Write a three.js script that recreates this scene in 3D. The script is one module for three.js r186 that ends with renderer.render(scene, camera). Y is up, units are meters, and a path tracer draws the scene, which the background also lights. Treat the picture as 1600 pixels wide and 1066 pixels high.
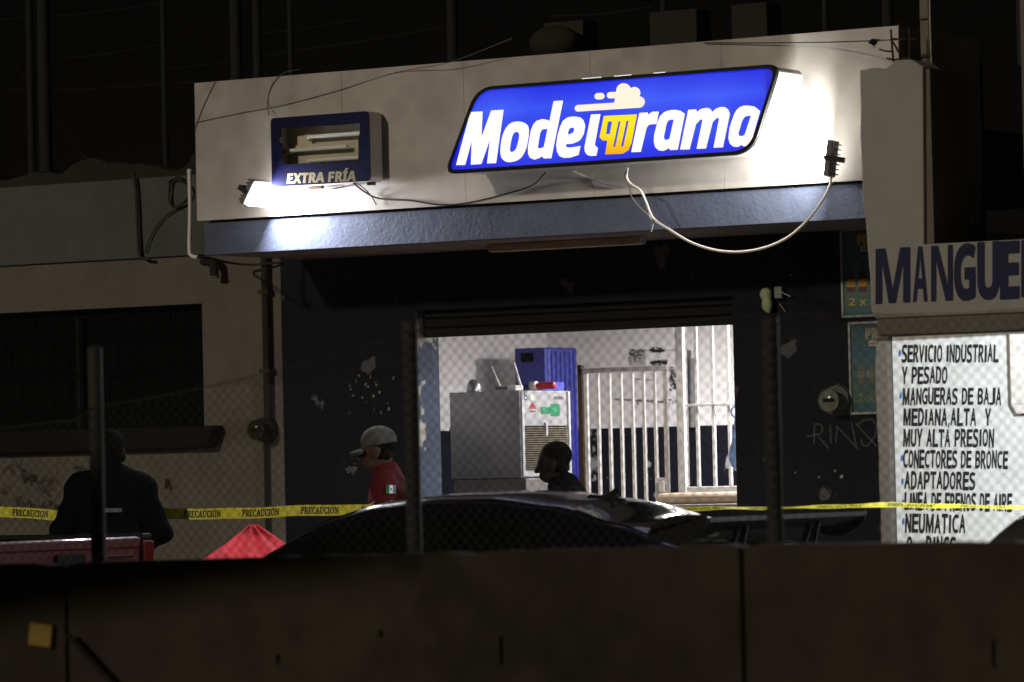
import * as THREE from 'three';
import { RoundedBoxGeometry } from 'three/addons/geometries/RoundedBoxGeometry.js';
import { mergeGeometries } from 'three/addons/utils/BufferGeometryUtils.js';
import { RectAreaLightUniformsLib } from 'three/addons/lights/RectAreaLightUniformsLib.js';
RectAreaLightUniformsLib.init();

// ------------------------------------------------------------ camera, sky, street light, exposure
const scene = new THREE.Scene();
const R = THREE.MathUtils.degToRad;
const FPX = 6874, PHI = R(32), ROLL = R(1.3), DIST = 28, EYE = 1.5, PITCH = Math.atan((740 - 533) / FPX);
const camera = new THREE.PerspectiveCamera(2 * Math.atan(533 / FPX) * 180 / Math.PI, 1600 / 1066, 0.5, 400);
camera.position.set(DIST * Math.sin(PHI), EYE, DIST * Math.cos(PHI));
camera.rotation.order = 'YXZ';
camera.rotation.set(PITCH, PHI, -ROLL);
camera.focus = 27.2; camera.userData.fStop = 2.6;
camera.updateMatrixWorld(true);

const skyData = new Float32Array(8 * 4 * 4);
for (let i = 0; i < 32; i++) skyData.set([0.0012, 0.0011, 0.001, 1], i * 4);
const sky = new THREE.DataTexture(skyData, 8, 4, THREE.RGBAFormat, THREE.FloatType);
sky.mapping = THREE.EquirectangularReflectionMapping; sky.magFilter = THREE.LinearFilter; sky.needsUpdate = true;
scene.background = sky; scene.environment = sky;

const street = new THREE.DirectionalLight(new THREE.Color(1, 0.87, 0.69), 0.98);   // the far street lighting behind the camera
street.position.set(-3.5, 9, 24.5); street.target.position.set(1, 2, 2); street.castShadow = true; street.shadow.radius = 5;
Object.assign(street.shadow.camera, { left: -12, right: 12, top: 10, bottom: -8, near: 1, far: 60 });
street.shadow.mapSize.set(2048, 2048);
scene.add(street, street.target);
scene.fog = new THREE.FogExp2(new THREE.Color(1, 0.98, 0.95), 0.0003);

const renderer = new THREE.WebGLRenderer({ antialias: true });
renderer.toneMapping = THREE.LinearToneMapping; renderer.toneMappingExposure = 1;
renderer.shadowMap.enabled = true;

// ------------------------------------------------------------ helpers
let seed = 7;
const rnd = () => { seed = (seed * 1664525 + 1013904223) >>> 0; return seed / 4294967296; };
const rr = (a, b) => a + (b - a) * rnd();
const V = (x, y, z) => new THREE.Vector3(x, y, z);
// the point at depth plane z seen at photograph position (px, py)
function W(px, py, z) {
  const d = V((px - 800) / FPX, (533 - py) / FPX, -1).transformDirection(camera.matrixWorld);
  const t = (z - camera.position.z) / d.z;
  return camera.position.clone().addScaledVector(d, t);
}
const used = {};
function numbered(n) { used[n] = (used[n] ?? -1) + 1; return used[n] ? n + '_' + String(used[n]).padStart(3, '0') : n; }
function thing(name, label, category, pos = [0, 0, 0], turn = 0, group) {
  const o = new THREE.Group(); o.name = numbered(name); o.position.set(...pos); o.rotation.y = turn;
  o.userData = { label, category }; if (group) o.userData.group = group;
  scene.add(o); return o;
}
function fin(m, geo) { m.castShadow = m.receiveShadow = true; return m; }
// part whose geometry is given in the parent's own axes
function part(parent, name, geo, mat, label) {
  const m = fin(new THREE.Mesh(Array.isArray(geo) ? merge(geo) : geo, mat)); m.name = name; if (label) m.userData.label = label;
  parent.add(m); return m;
}
// part whose geometry is given in world axes (parent chain without turns)
function wpart(parent, name, geo, mat, label) {
  const g = Array.isArray(geo) ? merge(geo) : geo; const p = V(0, 0, 0);
  for (let o = parent; o && o !== scene; o = o.parent) p.add(o.position);
  g.translate(-p.x, -p.y, -p.z); return part(parent, name, g, mat, label);
}
function single(name, geo, mat, label, category, group) {
  const m = fin(new THREE.Mesh(Array.isArray(geo) ? merge(geo) : geo, mat)); m.name = numbered(name);
  m.userData = { label, category }; if (group) m.userData.group = group; scene.add(m); return m;
}
function struct(name, geo, mat) { const m = fin(new THREE.Mesh(Array.isArray(geo) ? merge(geo) : geo, mat)); m.name = name; m.userData = { kind: 'structure' }; scene.add(m); return m; }
function merge(list) {
  const l = list.map((g) => { const h = g.index ? g.toNonIndexed() : g; for (const k of Object.keys(h.attributes)) if (!['position', 'normal', 'uv'].includes(k)) h.deleteAttribute(k); if (!h.attributes.uv) boxUV(h); return h; });
  return l.length === 1 ? l[0] : mergeGeometries(l);
}
function boxUV(g) {
  if (!g.attributes.normal) g.computeVertexNormals();
  const p = g.attributes.position, n = g.attributes.normal, uv = new Float32Array(p.count * 2);
  for (let i = 0; i < p.count; i++) {
    const ax = Math.abs(n.getX(i)), ay = Math.abs(n.getY(i)), az = Math.abs(n.getZ(i));
    const x = p.getX(i), y = p.getY(i), z = p.getZ(i);
    if (ay > ax && ay > az) uv.set([x, z], i * 2); else if (ax > az) uv.set([z, y], i * 2); else uv.set([x, y], i * 2);
  }
  g.setAttribute('uv', new THREE.BufferAttribute(uv, 2)); return g;
}
function planarUV(g, x0, y0, x1, y1, ax = 'x', ay = 'y') {
  const p = g.attributes.position, uv = new Float32Array(p.count * 2), get = { x: (i) => p.getX(i), y: (i) => p.getY(i), z: (i) => p.getZ(i) };
  for (let i = 0; i < p.count; i++) uv.set([(get[ax](i) - x0) / (x1 - x0), (get[ay](i) - y0) / (y1 - y0)], i * 2);
  g.setAttribute('uv', new THREE.BufferAttribute(uv, 2)); return g;
}
const box = (x0, x1, y0, y1, z0, z1, r = 0) => {
  const g = r ? new RoundedBoxGeometry(x1 - x0, y1 - y0, z1 - z0, 2, r) : new THREE.BoxGeometry(x1 - x0, y1 - y0, z1 - z0);
  return boxUV((g.index ? g.toNonIndexed() : g).translate((x0 + x1) / 2, (y0 + y1) / 2, (z0 + z1) / 2));
};
const tube = (pts, r, seg = 40, rad = 6) => new THREE.TubeGeometry(new THREE.CatmullRomCurve3(pts), seg, r, rad);
function bar(a, b, r, rad = 8, r2 = r) {
  const d = b.clone().sub(a), g = new THREE.CylinderGeometry(r2, r, d.length(), rad);
  g.applyQuaternion(new THREE.Quaternion().setFromUnitVectors(V(0, 1, 0), d.clone().normalize()));
  return g.translate((a.x + b.x) / 2, (a.y + b.y) / 2, (a.z + b.z) / 2);
}
function poly(pts) { const s = new THREE.Shape(); pts.forEach((p, i) => (i ? s.lineTo(p[0], p[1]) : s.moveTo(p[0], p[1]))); s.closePath(); return s; }
function roundPoly(pts, rad) {
  const s = new THREE.Shape(), n = pts.length;
  for (let i = 0; i < n; i++) {
    const p = pts[i], a = pts[(i + n - 1) % n], b = pts[(i + 1) % n], r = Array.isArray(rad) ? rad[i] : rad;
    const la = Math.hypot(a[0] - p[0], a[1] - p[1]), lb = Math.hypot(b[0] - p[0], b[1] - p[1]);
    const A = [p[0] + (a[0] - p[0]) / la * r, p[1] + (a[1] - p[1]) / la * r], B = [p[0] + (b[0] - p[0]) / lb * r, p[1] + (b[1] - p[1]) / lb * r];
    if (i) s.lineTo(...A); else s.moveTo(...A);
    s.quadraticCurveTo(p[0], p[1], ...B);
  }
  s.closePath(); return s;
}
const extrude = (shape, z0, z1, bevel = 0, curveSegments = 8) => new THREE.ExtrudeGeometry(shape, { depth: z1 - z0 - 2 * bevel, bevelEnabled: bevel > 0, bevelSize: bevel, bevelOffset: -bevel, bevelThickness: bevel, bevelSegments: 2, curveSegments }).translate(0, 0, z0 + bevel);

// ---- noise and textures
const hash = (x, y, s) => { let h = (x * 374761393 + y * 668265263 + s * 1442695041) | 0; h = Math.imul(h ^ (h >>> 13), 1274126177); return ((h ^ (h >>> 16)) >>> 0) / 4294967296; };
function vnoise(x, y, s, per) {
  const ix = Math.floor(x), iy = Math.floor(y), fx = x - ix, fy = y - iy, u = fx * fx * (3 - 2 * fx), v = fy * fy * (3 - 2 * fy), m = (a) => ((a % per) + per) % per;
  const a = hash(m(ix), m(iy), s), b = hash(m(ix + 1), m(iy), s), c = hash(m(ix), m(iy + 1), s), d = hash(m(ix + 1), m(iy + 1), s);
  return a + (b - a) * u + (c - a) * v + (a - b - c + d) * u * v;
}
function fbm(u, v, f, oct, s) { let t = 0, a = 1, n = 0; for (let i = 0; i < oct; i++) { t += a * vnoise(u * f, v * f, s + i * 17, f); n += a; a *= 0.55; f *= 2; } return t / n; }
const toS = (c) => 255 * (c <= 0.0031308 ? 12.92 * c : 1.055 * Math.pow(Math.max(c, 0), 1 / 2.4) - 0.055);
function texture(n, size, fn, srgb = true) {
  const d = new Uint8Array(n * n * 4);
  for (let y = 0; y < n; y++) for (let x = 0; x < n; x++) {
    const c = fn((x + 0.5) / n, (y + 0.5) / n), o = (y * n + x) * 4;
    for (let k = 0; k < 3; k++) d[o + k] = Math.max(0, Math.min(255, srgb ? toS(c[k] ?? c) : 255 * (c[k] ?? c)));
    d[o + 3] = 255;
  }
  const t = new THREE.DataTexture(d, n, n); t.wrapS = t.wrapT = THREE.RepeatWrapping; t.magFilter = THREE.LinearFilter; t.minFilter = THREE.LinearMipmapLinearFilter; t.generateMipmaps = true;
  if (srgb) t.colorSpace = THREE.SRGBColorSpace;
  t.repeat.set(1 / size, 1 / size); t.needsUpdate = true; return t;
}
const bumpFine = texture(512, 1.1, (u, v) => 0.6 * fbm(u, v, 8, 6, 3) + 0.4 * fbm(u, v, 60, 3, 9), false);
// plaster: colour, how blotchy, how streaky, second (stain) colour
function plaster(c, { amp = 0.25, streak = 0.15, stain = [0.05, 0.045, 0.04], share = 0.25, size = 3.1, s = 1, rough = 0.9, bump = 0.006, fleck = 0, fleckColor = [0.3, 0.3, 0.3] } = {}) {
  const map = texture(512, size, (u, v) => {
    const b = fbm(u, v, 4, 6, s), f = fbm(u, v, 40, 3, s + 50), st = fbm(u, v * 0.999, 24, 2, s + 90) * fbm(u, v, 3, 2, s + 120);
    const g = 1 + amp * (b - 0.5) * 2 + 0.25 * amp * (f - 0.5) * 2 - streak * st;
    let m = Math.max(0, Math.min(1, (fbm(u, v, 5, 5, s + 200) - (1 - share)) * 7));
    let fl = fleck ? Math.max(0, Math.min(1, (fbm(u, v, 14, 5, s + 300) + 0.3 * fbm(u, v, 3, 2, s + 330) - fleck) * 30)) : 0;
    return c.map((x, k) => { const q = x * g * (1 - m) + stain[k] * m; return q * (1 - fl) + fleckColor[k] * fl; });
  });
  return new THREE.MeshPhysicalMaterial({ map, roughness: rough, bumpMap: bumpFine, bumpScale: bump, specularIntensity: c[0] < 0.05 ? 0.3 : 0.7 });
}
const mat = (r, g, b, rough = 0.7, metal = 0, extra = {}) => new THREE.MeshPhysicalMaterial({ color: new THREE.Color(r, g, b), roughness: rough, metalness: metal, specularIntensity: !metal && rough > 0.45 && r + g + b < 0.15 ? 0.3 : 1, ...extra });
const worn = (r, g, b, rough = 0.6, metal = 0, s = 5, size = 0.9) => {
  const map = texture(256, size, (u, v) => { const k = 0.75 + 0.5 * fbm(u, v, 6, 5, s); return [r * k, g * k, b * k]; });
  return new THREE.MeshPhysicalMaterial({ map, roughness: rough, metalness: metal, specularIntensity: rough > 0.7 ? 0.35 : 1 });
};
function canvasTex(w, h, draw, alpha) {
  const c = document.createElement('canvas'); c.width = w; c.height = h; const x = c.getContext('2d'); draw(x, w, h);
  const t = new THREE.CanvasTexture(c); t.colorSpace = THREE.SRGBColorSpace; t.anisotropy = 8; return t;
}
// make canvas drawing commands take photograph positions for the plane z: maps W(px,py,z) into the rectangle x0..x1, y0..y1
function photoSpace(ctx, w, h, x0, y0, x1, y1, z, ox, oy, k) {
  const f = (px, py) => { const p = W(px, py, z); return [(p.x - x0) / (x1 - x0) * w, (1 - (p.y - y0) / (y1 - y0)) * h]; };
  const o = f(ox, oy), a = f(ox + 60, oy), b = f(ox, oy + 60);
  ctx.setTransform((a[0] - o[0]) / 60 / k, (a[1] - o[1]) / 60 / k, (b[0] - o[0]) / 60 / k, (b[1] - o[1]) / 60 / k, o[0], o[1]);
}
function fitText(ctx, text, x0, y0, x1, y1, font = 'bold 100px sans-serif', stroke = 0, exact = false) {
  ctx.save(); ctx.font = font; ctx.textAlign = 'left'; ctx.textBaseline = 'alphabetic';
  const m = ctx.measureText(text), cap = ctx.measureText('E').actualBoundingBoxAscent;
  const l = -m.actualBoundingBoxLeft, wd = m.actualBoundingBoxRight + m.actualBoundingBoxLeft;
  const up = exact ? m.actualBoundingBoxAscent + m.actualBoundingBoxDescent : cap;
  ctx.translate(x0, y1); ctx.scale((x1 - x0) / wd, (y1 - y0) / up); ctx.translate(-l, exact ? -m.actualBoundingBoxDescent : 0);
  ctx.fillText(text, 0, 0); if (stroke) { ctx.lineWidth = stroke; ctx.lineJoin = 'round'; ctx.strokeText(text, 0, 0); }
  ctx.restore();
}

// ---- implicit surfaces for people: capsules and ellipsoids joined smoothly, meshed with surface nets
function field(prims, k) {
  const P = prims.map((p) => p.r3 ? p : { ...p, d: [p.b[0] - p.a[0], p.b[1] - p.a[1], p.b[2] - p.a[2]] });
  for (const p of P) if (!p.r3) p.l = p.d[0] ** 2 + p.d[1] ** 2 + p.d[2] ** 2 || 1e-9;
  return (x, y, z) => {
    let r = 1e3;
    for (const p of P) {
      let d;
      if (p.r3) {
        let X = x - p.c[0], Y = y - p.c[1], Z = z - p.c[2];
        if (p.tilt) { const c = Math.cos(p.tilt), s = Math.sin(p.tilt), y2 = Y * c - Z * s; Z = Y * s + Z * c; Y = y2; }
        const q = Math.hypot(X / p.r3[0], Y / p.r3[1], Z / p.r3[2]), g = Math.hypot(X / p.r3[0] ** 2, Y / p.r3[1] ** 2, Z / p.r3[2] ** 2);
        d = g > 1e-6 ? q * (q - 1) / g : -Math.min(...p.r3);
      } else {
        const X = x - p.a[0], Y = y - p.a[1], Z = z - p.a[2], t = Math.max(0, Math.min(1, (X * p.d[0] + Y * p.d[1] + Z * p.d[2]) / p.l));
        d = Math.hypot(X - p.d[0] * t, Y - p.d[1] * t, Z - p.d[2] * t) - (p.ra + (p.rb - p.ra) * t);
      }
      const kk = p.k ?? k;
      if (p.cut) { r = Math.max(r, -d); continue; }
      const h = Math.max(kk - Math.abs(r - d), 0) / kk; r = Math.min(r, d) - h * h * kk * 0.25;
    }
    return r;
  };
}
const cap = (a, b, ra, rb = ra, k) => ({ a, b, ra, rb, k });
const ell = (c, r3, tilt, k) => ({ c, r3, tilt, k });
function nets(f, lo, hi, cell) {
  const n = [0, 1, 2].map((i) => Math.ceil((hi[i] - lo[i]) / cell) + 1), [nx, ny, nz] = n, val = new Float32Array(nx * ny * nz), id = (x, y, z) => x + nx * (y + ny * z);
  for (let z = 0; z < nz; z++) for (let y = 0; y < ny; y++) for (let x = 0; x < nx; x++) val[id(x, y, z)] = f(lo[0] + x * cell, lo[1] + y * cell, lo[2] + z * cell);
  const vid = new Int32Array(nx * ny * nz).fill(-1), pos = [], idx = [];
  const E = [[0, 1], [2, 3], [4, 5], [6, 7], [0, 2], [1, 3], [4, 6], [5, 7], [0, 4], [1, 5], [2, 6], [3, 7]];
  for (let z = 0; z < nz - 1; z++) for (let y = 0; y < ny - 1; y++) for (let x = 0; x < nx - 1; x++) {
    const c = []; let m = 0;
    for (let i = 0; i < 8; i++) { c[i] = val[id(x + (i & 1), y + ((i >> 1) & 1), z + (i >> 2))]; if (c[i] < 0) m |= 1 << i; }
    if (m === 0 || m === 255) continue;
    let sx = 0, sy = 0, sz = 0, k = 0;
    for (const [a, b] of E) if ((c[a] < 0) !== (c[b] < 0)) { const t = c[a] / (c[a] - c[b]); sx += (a & 1) + ((b & 1) - (a & 1)) * t; sy += ((a >> 1) & 1) + (((b >> 1) & 1) - ((a >> 1) & 1)) * t; sz += (a >> 2) + ((b >> 2) - (a >> 2)) * t; k++; }
    vid[id(x, y, z)] = pos.length / 3; pos.push(lo[0] + (x + sx / k) * cell, lo[1] + (y + sy / k) * cell, lo[2] + (z + sz / k) * cell);
  }
  const quad = (a, b, c, d, flip) => { if (a < 0 || b < 0 || c < 0 || d < 0) return; flip ? idx.push(a, c, b, a, d, c) : idx.push(a, b, c, a, c, d); };
  for (let z = 1; z < nz - 1; z++) for (let y = 1; y < ny - 1; y++) for (let x = 1; x < nx - 1; x++) {
    const s = val[id(x, y, z)] < 0;
    if (s !== val[id(x + 1, y, z)] < 0) quad(vid[id(x, y - 1, z - 1)], vid[id(x, y, z - 1)], vid[id(x, y, z)], vid[id(x, y - 1, z)], !s);
    if (s !== val[id(x, y + 1, z)] < 0) quad(vid[id(x - 1, y, z - 1)], vid[id(x, y, z - 1)], vid[id(x, y, z)], vid[id(x - 1, y, z)], s);
    if (s !== val[id(x, y, z + 1)] < 0) quad(vid[id(x - 1, y - 1, z)], vid[id(x, y - 1, z)], vid[id(x, y, z)], vid[id(x - 1, y, z)], !s);
  }
  const g = new THREE.BufferGeometry(); g.setAttribute('position', new THREE.Float32BufferAttribute(pos, 3)); g.setIndex(idx); g.computeVertexNormals(); return g;
}

// ------------------------------------------------------------ materials
const M = {
  whiteFascia: plaster([0.5, 0.47, 0.43], { amp: 0.14, streak: 0.5, share: 0.16, stain: [0.34, 0.31, 0.27], s: 11, rough: 0.75, bump: 0.001 }),
  bandBlue: plaster([0.085, 0.1, 0.15], { amp: 0.25, streak: 0.3, share: 0.15, stain: [0.05, 0.06, 0.09], s: 21, rough: 0.85, bump: 0.006 }),
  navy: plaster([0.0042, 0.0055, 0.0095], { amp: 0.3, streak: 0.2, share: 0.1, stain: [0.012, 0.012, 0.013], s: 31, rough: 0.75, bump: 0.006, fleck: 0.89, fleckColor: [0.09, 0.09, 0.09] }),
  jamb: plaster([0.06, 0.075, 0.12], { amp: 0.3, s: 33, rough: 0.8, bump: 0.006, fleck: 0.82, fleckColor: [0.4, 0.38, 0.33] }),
  leftWall: plaster([0.128, 0.118, 0.098], { amp: 0.22, streak: 0.25, share: 0.2, stain: [0.065, 0.058, 0.05], s: 41 }),
  leftBand: plaster([0.085, 0.098, 0.085], { amp: 0.14, streak: 0.3, share: 0.2, stain: [0.06, 0.066, 0.054], s: 51 }),
  brown: plaster([0.03, 0.025, 0.02], { amp: 0.3, s: 61 }),
  concrete: plaster([0.26, 0.245, 0.215], { amp: 0.16, streak: 0.35, share: 0.22, stain: [0.12, 0.11, 0.095], s: 71, bump: 0.014 }),
  rightWall: plaster([0.32, 0.305, 0.28], { amp: 0.1, streak: 0.2, share: 0.12, stain: [0.2, 0.185, 0.16], s: 81, bump: 0.004 }),
  rightDark: plaster([0.14, 0.125, 0.105], { amp: 0.2, streak: 0.2, share: 0.2, s: 83, bump: 0.006 }),  // darker plaster; on the band foot and side strip it carries painted shade
  barrier: plaster([0.045, 0.037, 0.026], { amp: 0.35, streak: 0.7, share: 0.3, stain: [0.033, 0.027, 0.019], s: 91, bump: 0.01 }),
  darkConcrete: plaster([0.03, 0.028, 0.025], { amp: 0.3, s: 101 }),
  roomWhite: plaster([0.73, 0.71, 0.7], { amp: 0.06, streak: 0.15, share: 0.1, stain: [0.4, 0.36, 0.33], s: 111, bump: 0.003 }),
  roomNavy: plaster([0.006, 0.0075, 0.016], { amp: 0.3, s: 121, fleck: 0.92, fleckColor: [0.3, 0.3, 0.3] }),
  floor: plaster([0.2, 0.18, 0.16], { amp: 0.2, s: 131 }),
  asphalt: plaster([0.045, 0.044, 0.042], { amp: 0.25, s: 141, size: 5 }),
  pavement: plaster([0.16, 0.15, 0.135], { amp: 0.25, s: 151 }),
  nearBlack: plaster([0.008, 0.0075, 0.007], { amp: 0.3, s: 103 }),  // near-black plaster for the window sill
  black: mat(0.004, 0.004, 0.004, 0.7),
  blackGloss: new THREE.MeshPhysicalMaterial({ color: new THREE.Color(0.005, 0.004, 0.007), roughness: 0.25, specularIntensity: 0.1, clearcoat: 0.55, clearcoatRoughness: 0.08 }),
  oliveGloss: new THREE.MeshPhysicalMaterial({ color: new THREE.Color(0.03, 0.032, 0.02), roughness: 0.35, clearcoat: 1, clearcoatRoughness: 0.08 }),
  redPaint: new THREE.MeshPhysicalMaterial({ color: new THREE.Color(0.07, 0.006, 0.01), roughness: 0.4, clearcoat: 1, clearcoatRoughness: 0.06 }),
  darkGlass: new THREE.MeshPhysicalMaterial({ color: new THREE.Color(0.003, 0.004, 0.004), roughness: 0.06, clearcoat: 1, clearcoatRoughness: 0.02 }),
  rubber: mat(0.012, 0.012, 0.012, 0.85), alloy: mat(0.35, 0.35, 0.36, 0.35, 1), chrome: mat(0.75, 0.75, 0.77, 0.12, 1), trim: mat(0.008, 0.008, 0.008, 0.5),
  amber: mat(0.35, 0.05, 0.02, 0.25), lampRed: mat(0.09, 0.006, 0.006, 0.2), lampClear: mat(0.6, 0.6, 0.6, 0.1),
  galv: worn(0.034, 0.033, 0.03, 0.75, 0, 161), galvDark: worn(0.02, 0.02, 0.02, 0.9, 0, 163), meshWire: mat(0.035, 0.034, 0.03, 0.7),
  steel: worn(0.4, 0.4, 0.41, 0.42, 0.55, 171), steelDark: worn(0.2, 0.19, 0.18, 0.5, 0.3, 173), whiteMetal: worn(0.68, 0.66, 0.63, 0.5, 0, 181, 0.5), barPaint: worn(0.56, 0.54, 0.53, 0.6, 0, 183, 0.35),
  cream: worn(0.5, 0.46, 0.33, 0.7, 0, 191), dimCream: worn(0.16, 0.14, 0.1, 0.7, 0, 193), whitePlastic: mat(0.7, 0.68, 0.66, 0.4), tubeOff: mat(0.75, 0.75, 0.72, 0.25),
  wireDark: mat(0.035, 0.032, 0.028, 0.7), wireGrey: mat(0.3, 0.28, 0.26, 0.6), wireFaint: mat(0.09, 0.082, 0.07, 0.8), guy: mat(0.03, 0.03, 0.03, 0.8), wireWhite: mat(0.72, 0.66, 0.6, 0.55), rustDark: mat(0.018, 0.013, 0.01, 0.9), rust: mat(0.05, 0.03, 0.02, 0.85),
  blueCooler: worn(0.03, 0.034, 0.25, 0.35, 0, 201), grey: mat(0.13, 0.13, 0.13, 0.6),
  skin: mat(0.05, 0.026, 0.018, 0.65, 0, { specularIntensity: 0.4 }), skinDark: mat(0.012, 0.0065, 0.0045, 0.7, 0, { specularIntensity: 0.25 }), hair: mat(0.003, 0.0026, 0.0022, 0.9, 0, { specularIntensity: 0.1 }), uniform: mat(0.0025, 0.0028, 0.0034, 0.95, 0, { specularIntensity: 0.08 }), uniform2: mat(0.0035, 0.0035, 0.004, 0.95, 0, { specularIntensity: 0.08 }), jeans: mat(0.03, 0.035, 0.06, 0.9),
  redShirt: worn(0.07, 0.003, 0.006, 0.85, 0, 211, 0.4), redCloth: worn(0.95, 0.035, 0.06, 0.75, 0, 221, 0.6), capCloth: plaster([0.075, 0.074, 0.062], { amp: 0.5, share: 0.42, stain: [0.035, 0.034, 0.03], size: 0.35, s: 231, bump: 0.001 }),
};

// ------------------------------------------------------------ ground
struct('road', box(-60, 60, -0.2, 0, 1.72, 7.2).translate(0, 0, 0), M.asphalt);
struct('ground', boxUV(new THREE.PlaneGeometry(400, 400).rotateX(-Math.PI / 2).translate(0, -0.204, 0)), M.asphalt);
struct('pavement', box(-60, 60, -0.2, 0.13, 0, 1.7), M.pavement);
struct('road_median', box(-60, 60, -0.2, 0.004, 7.22, 9.6), M.pavement);
struct('near_road', box(-60, 60, -0.2, -0.004, 9.62, 40), M.asphalt);

// ------------------------------------------------------------ the shop
const shop = thing('shop_building', 'low beer shop with white fascia, navy front wall and open roller door', 'building', [0.8, 0.13, 0]);
const DX0 = -0.73, DX1 = 1.61, SH0 = 2.38;   // doorway and the lower edge of the shutter
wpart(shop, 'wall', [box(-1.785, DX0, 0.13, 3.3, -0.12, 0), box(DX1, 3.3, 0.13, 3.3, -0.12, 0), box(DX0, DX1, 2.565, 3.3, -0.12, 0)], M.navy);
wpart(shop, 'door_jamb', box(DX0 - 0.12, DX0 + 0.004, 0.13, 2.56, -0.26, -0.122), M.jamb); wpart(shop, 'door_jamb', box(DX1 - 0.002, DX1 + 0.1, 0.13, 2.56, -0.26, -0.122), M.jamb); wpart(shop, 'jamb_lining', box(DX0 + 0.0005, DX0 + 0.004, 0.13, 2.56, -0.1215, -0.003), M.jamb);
// roller shutter, rolled almost up
const shutter = wpart(shop, 'roller_shutter', box(DX0 + 0.01, DX1 - 0.01, 2.545, 2.72, -0.42, -0.262), M.black);
wpart(shutter, 'backing', box(DX0 + 0.006, DX1 - 0.006, SH0 + 0.012, 2.57, -0.112, -0.104), M.black);
for (let i = 0; i < 3; i++) { const y = SH0 + 0.01 + i * 0.062; wpart(shutter, 'slat', box(DX0 + 0.006, DX1 - 0.006, y, y + 0.058, -0.1 - (i % 2) * 0.003, -0.075 - (i % 2) * 0.003, 0.01), M.black); }
// room behind the door
const RX0 = -1.7, RX1 = 3.1, RZ0 = -3.2, CEIL = 2.78, DADO = 1.806;
wpart(shop, 'interior_floor', box(RX0, RX1, 0.0, 0.14, RZ0, -0.122), M.floor);
wpart(shop, 'interior_ceiling', box(RX0 - 0.1, RX1 + 0.1, CEIL, CEIL + 0.12, RZ0 - 0.1, -0.122), M.roomWhite);
wpart(shop, 'interior_wall', [box(RX0 - 0.1, RX0, DADO, CEIL, RZ0, -0.122), box(RX0 - 0.1, RX1 + 0.1, DADO, CEIL, RZ0 - 0.1, RZ0), box(RX1, RX1 + 0.1, DADO, CEIL, RZ0, -0.122),
  box(RX0, DX0 - 0.121, DADO, CEIL, -0.16, -0.124), box(DX1 + 0.101, RX1, DADO, CEIL, -0.16, -0.124)], M.roomWhite, 'white upper wall of the shop interior');
wpart(shop, 'dado', [box(RX0 - 0.1, RX0 + 0.004, 0.13, DADO, RZ0, -0.122), box(RX0 - 0.1, RX1 + 0.1, 0.13, DADO, RZ0 - 0.1, RZ0 + 0.004), box(RX1 - 0.004, RX1 + 0.1, 0.13, DADO, RZ0, -0.122)], M.roomNavy, 'navy lower wall of the shop interior');
{ // remains of a torn poster and stains on the rear wall
  const x0 = -1.15, x1 = 0.1, y0 = 1.82, y1 = 2.6, z = RZ0;
  const t = canvasTex(1024, 640, (c, w, h) => {
    photoSpace(c, w, h, x0, y0, x1, y1, z, 980, 540, 1);
    c.lineCap = 'round';
    const st = (col, wd, pts) => { c.strokeStyle = col; c.lineWidth = wd; c.beginPath(); pts.forEach((p, i) => (i ? c.lineTo(...p) : c.moveTo(...p))); c.stroke(); };
    c.fillStyle = 'rgba(120,112,100,0.3)'; c.fillRect(4, 6, 26, 26); c.fillRect(4, 6, 96, 3); c.fillStyle = 'rgba(95,88,80,0.7)'; c.fillRect(92, 8, 8, 92);
    for (let i = 0; i < 260; i++) { c.fillStyle = `rgba(${rr(25, 90) | 0},${rr(22, 80) | 0},${rr(20, 70) | 0},${rr(0.3, 0.9)})`; const q = rnd(); const [cx, cy, sx, sy] = q < 0.3 ? [15, 16, 12, 10] : q < 0.45 ? [47, 7, 9, 4] : q < 0.65 ? [52, 27, 12, 4] : q < 0.85 ? [72, 52, 5, 18] : [55, 88, 40, 4]; c.beginPath(); c.ellipse(cx + rr(-sx, sx), cy + rr(-sy, sy), rr(0.6, 2.6), rr(0.5, 1.6), rr(0, 3), 0, 7); c.fill(); }
    st('rgba(20,18,16,0.95)', 4, [[37, 7], [47, 9], [57, 8]]); st('rgba(20,18,16,0.95)', 4, [[38, 27], [50, 25], [61, 28]]); st('rgba(40,20,20,0.8)', 3.5, [[69, 46], [74, 60], [78, 68]]);
    st('rgba(90,80,70,0.6)', 3, [[-40, 83], [0, 85], [60, 88]]); st('rgba(90,80,70,0.5)', 2, [[10, 52], [40, 54]]);
  });
  const g = new THREE.PlaneGeometry(x1 - x0, y1 - y0).translate((x0 + x1) / 2, (y0 + y1) / 2, z + 0.004);
  wpart(shop, 'poster_remains', g, new THREE.MeshStandardMaterial({ map: t, transparent: true, roughness: 0.9 }), 'torn remains of a poster on the white rear wall');
  wpart(shop, 'conduit', bar(W(1081, 560, z + 0.03).setZ(z + 0.03), W(1082, 668, z + 0.03).setZ(z + 0.03), 0.022), M.grey);
}
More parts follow.
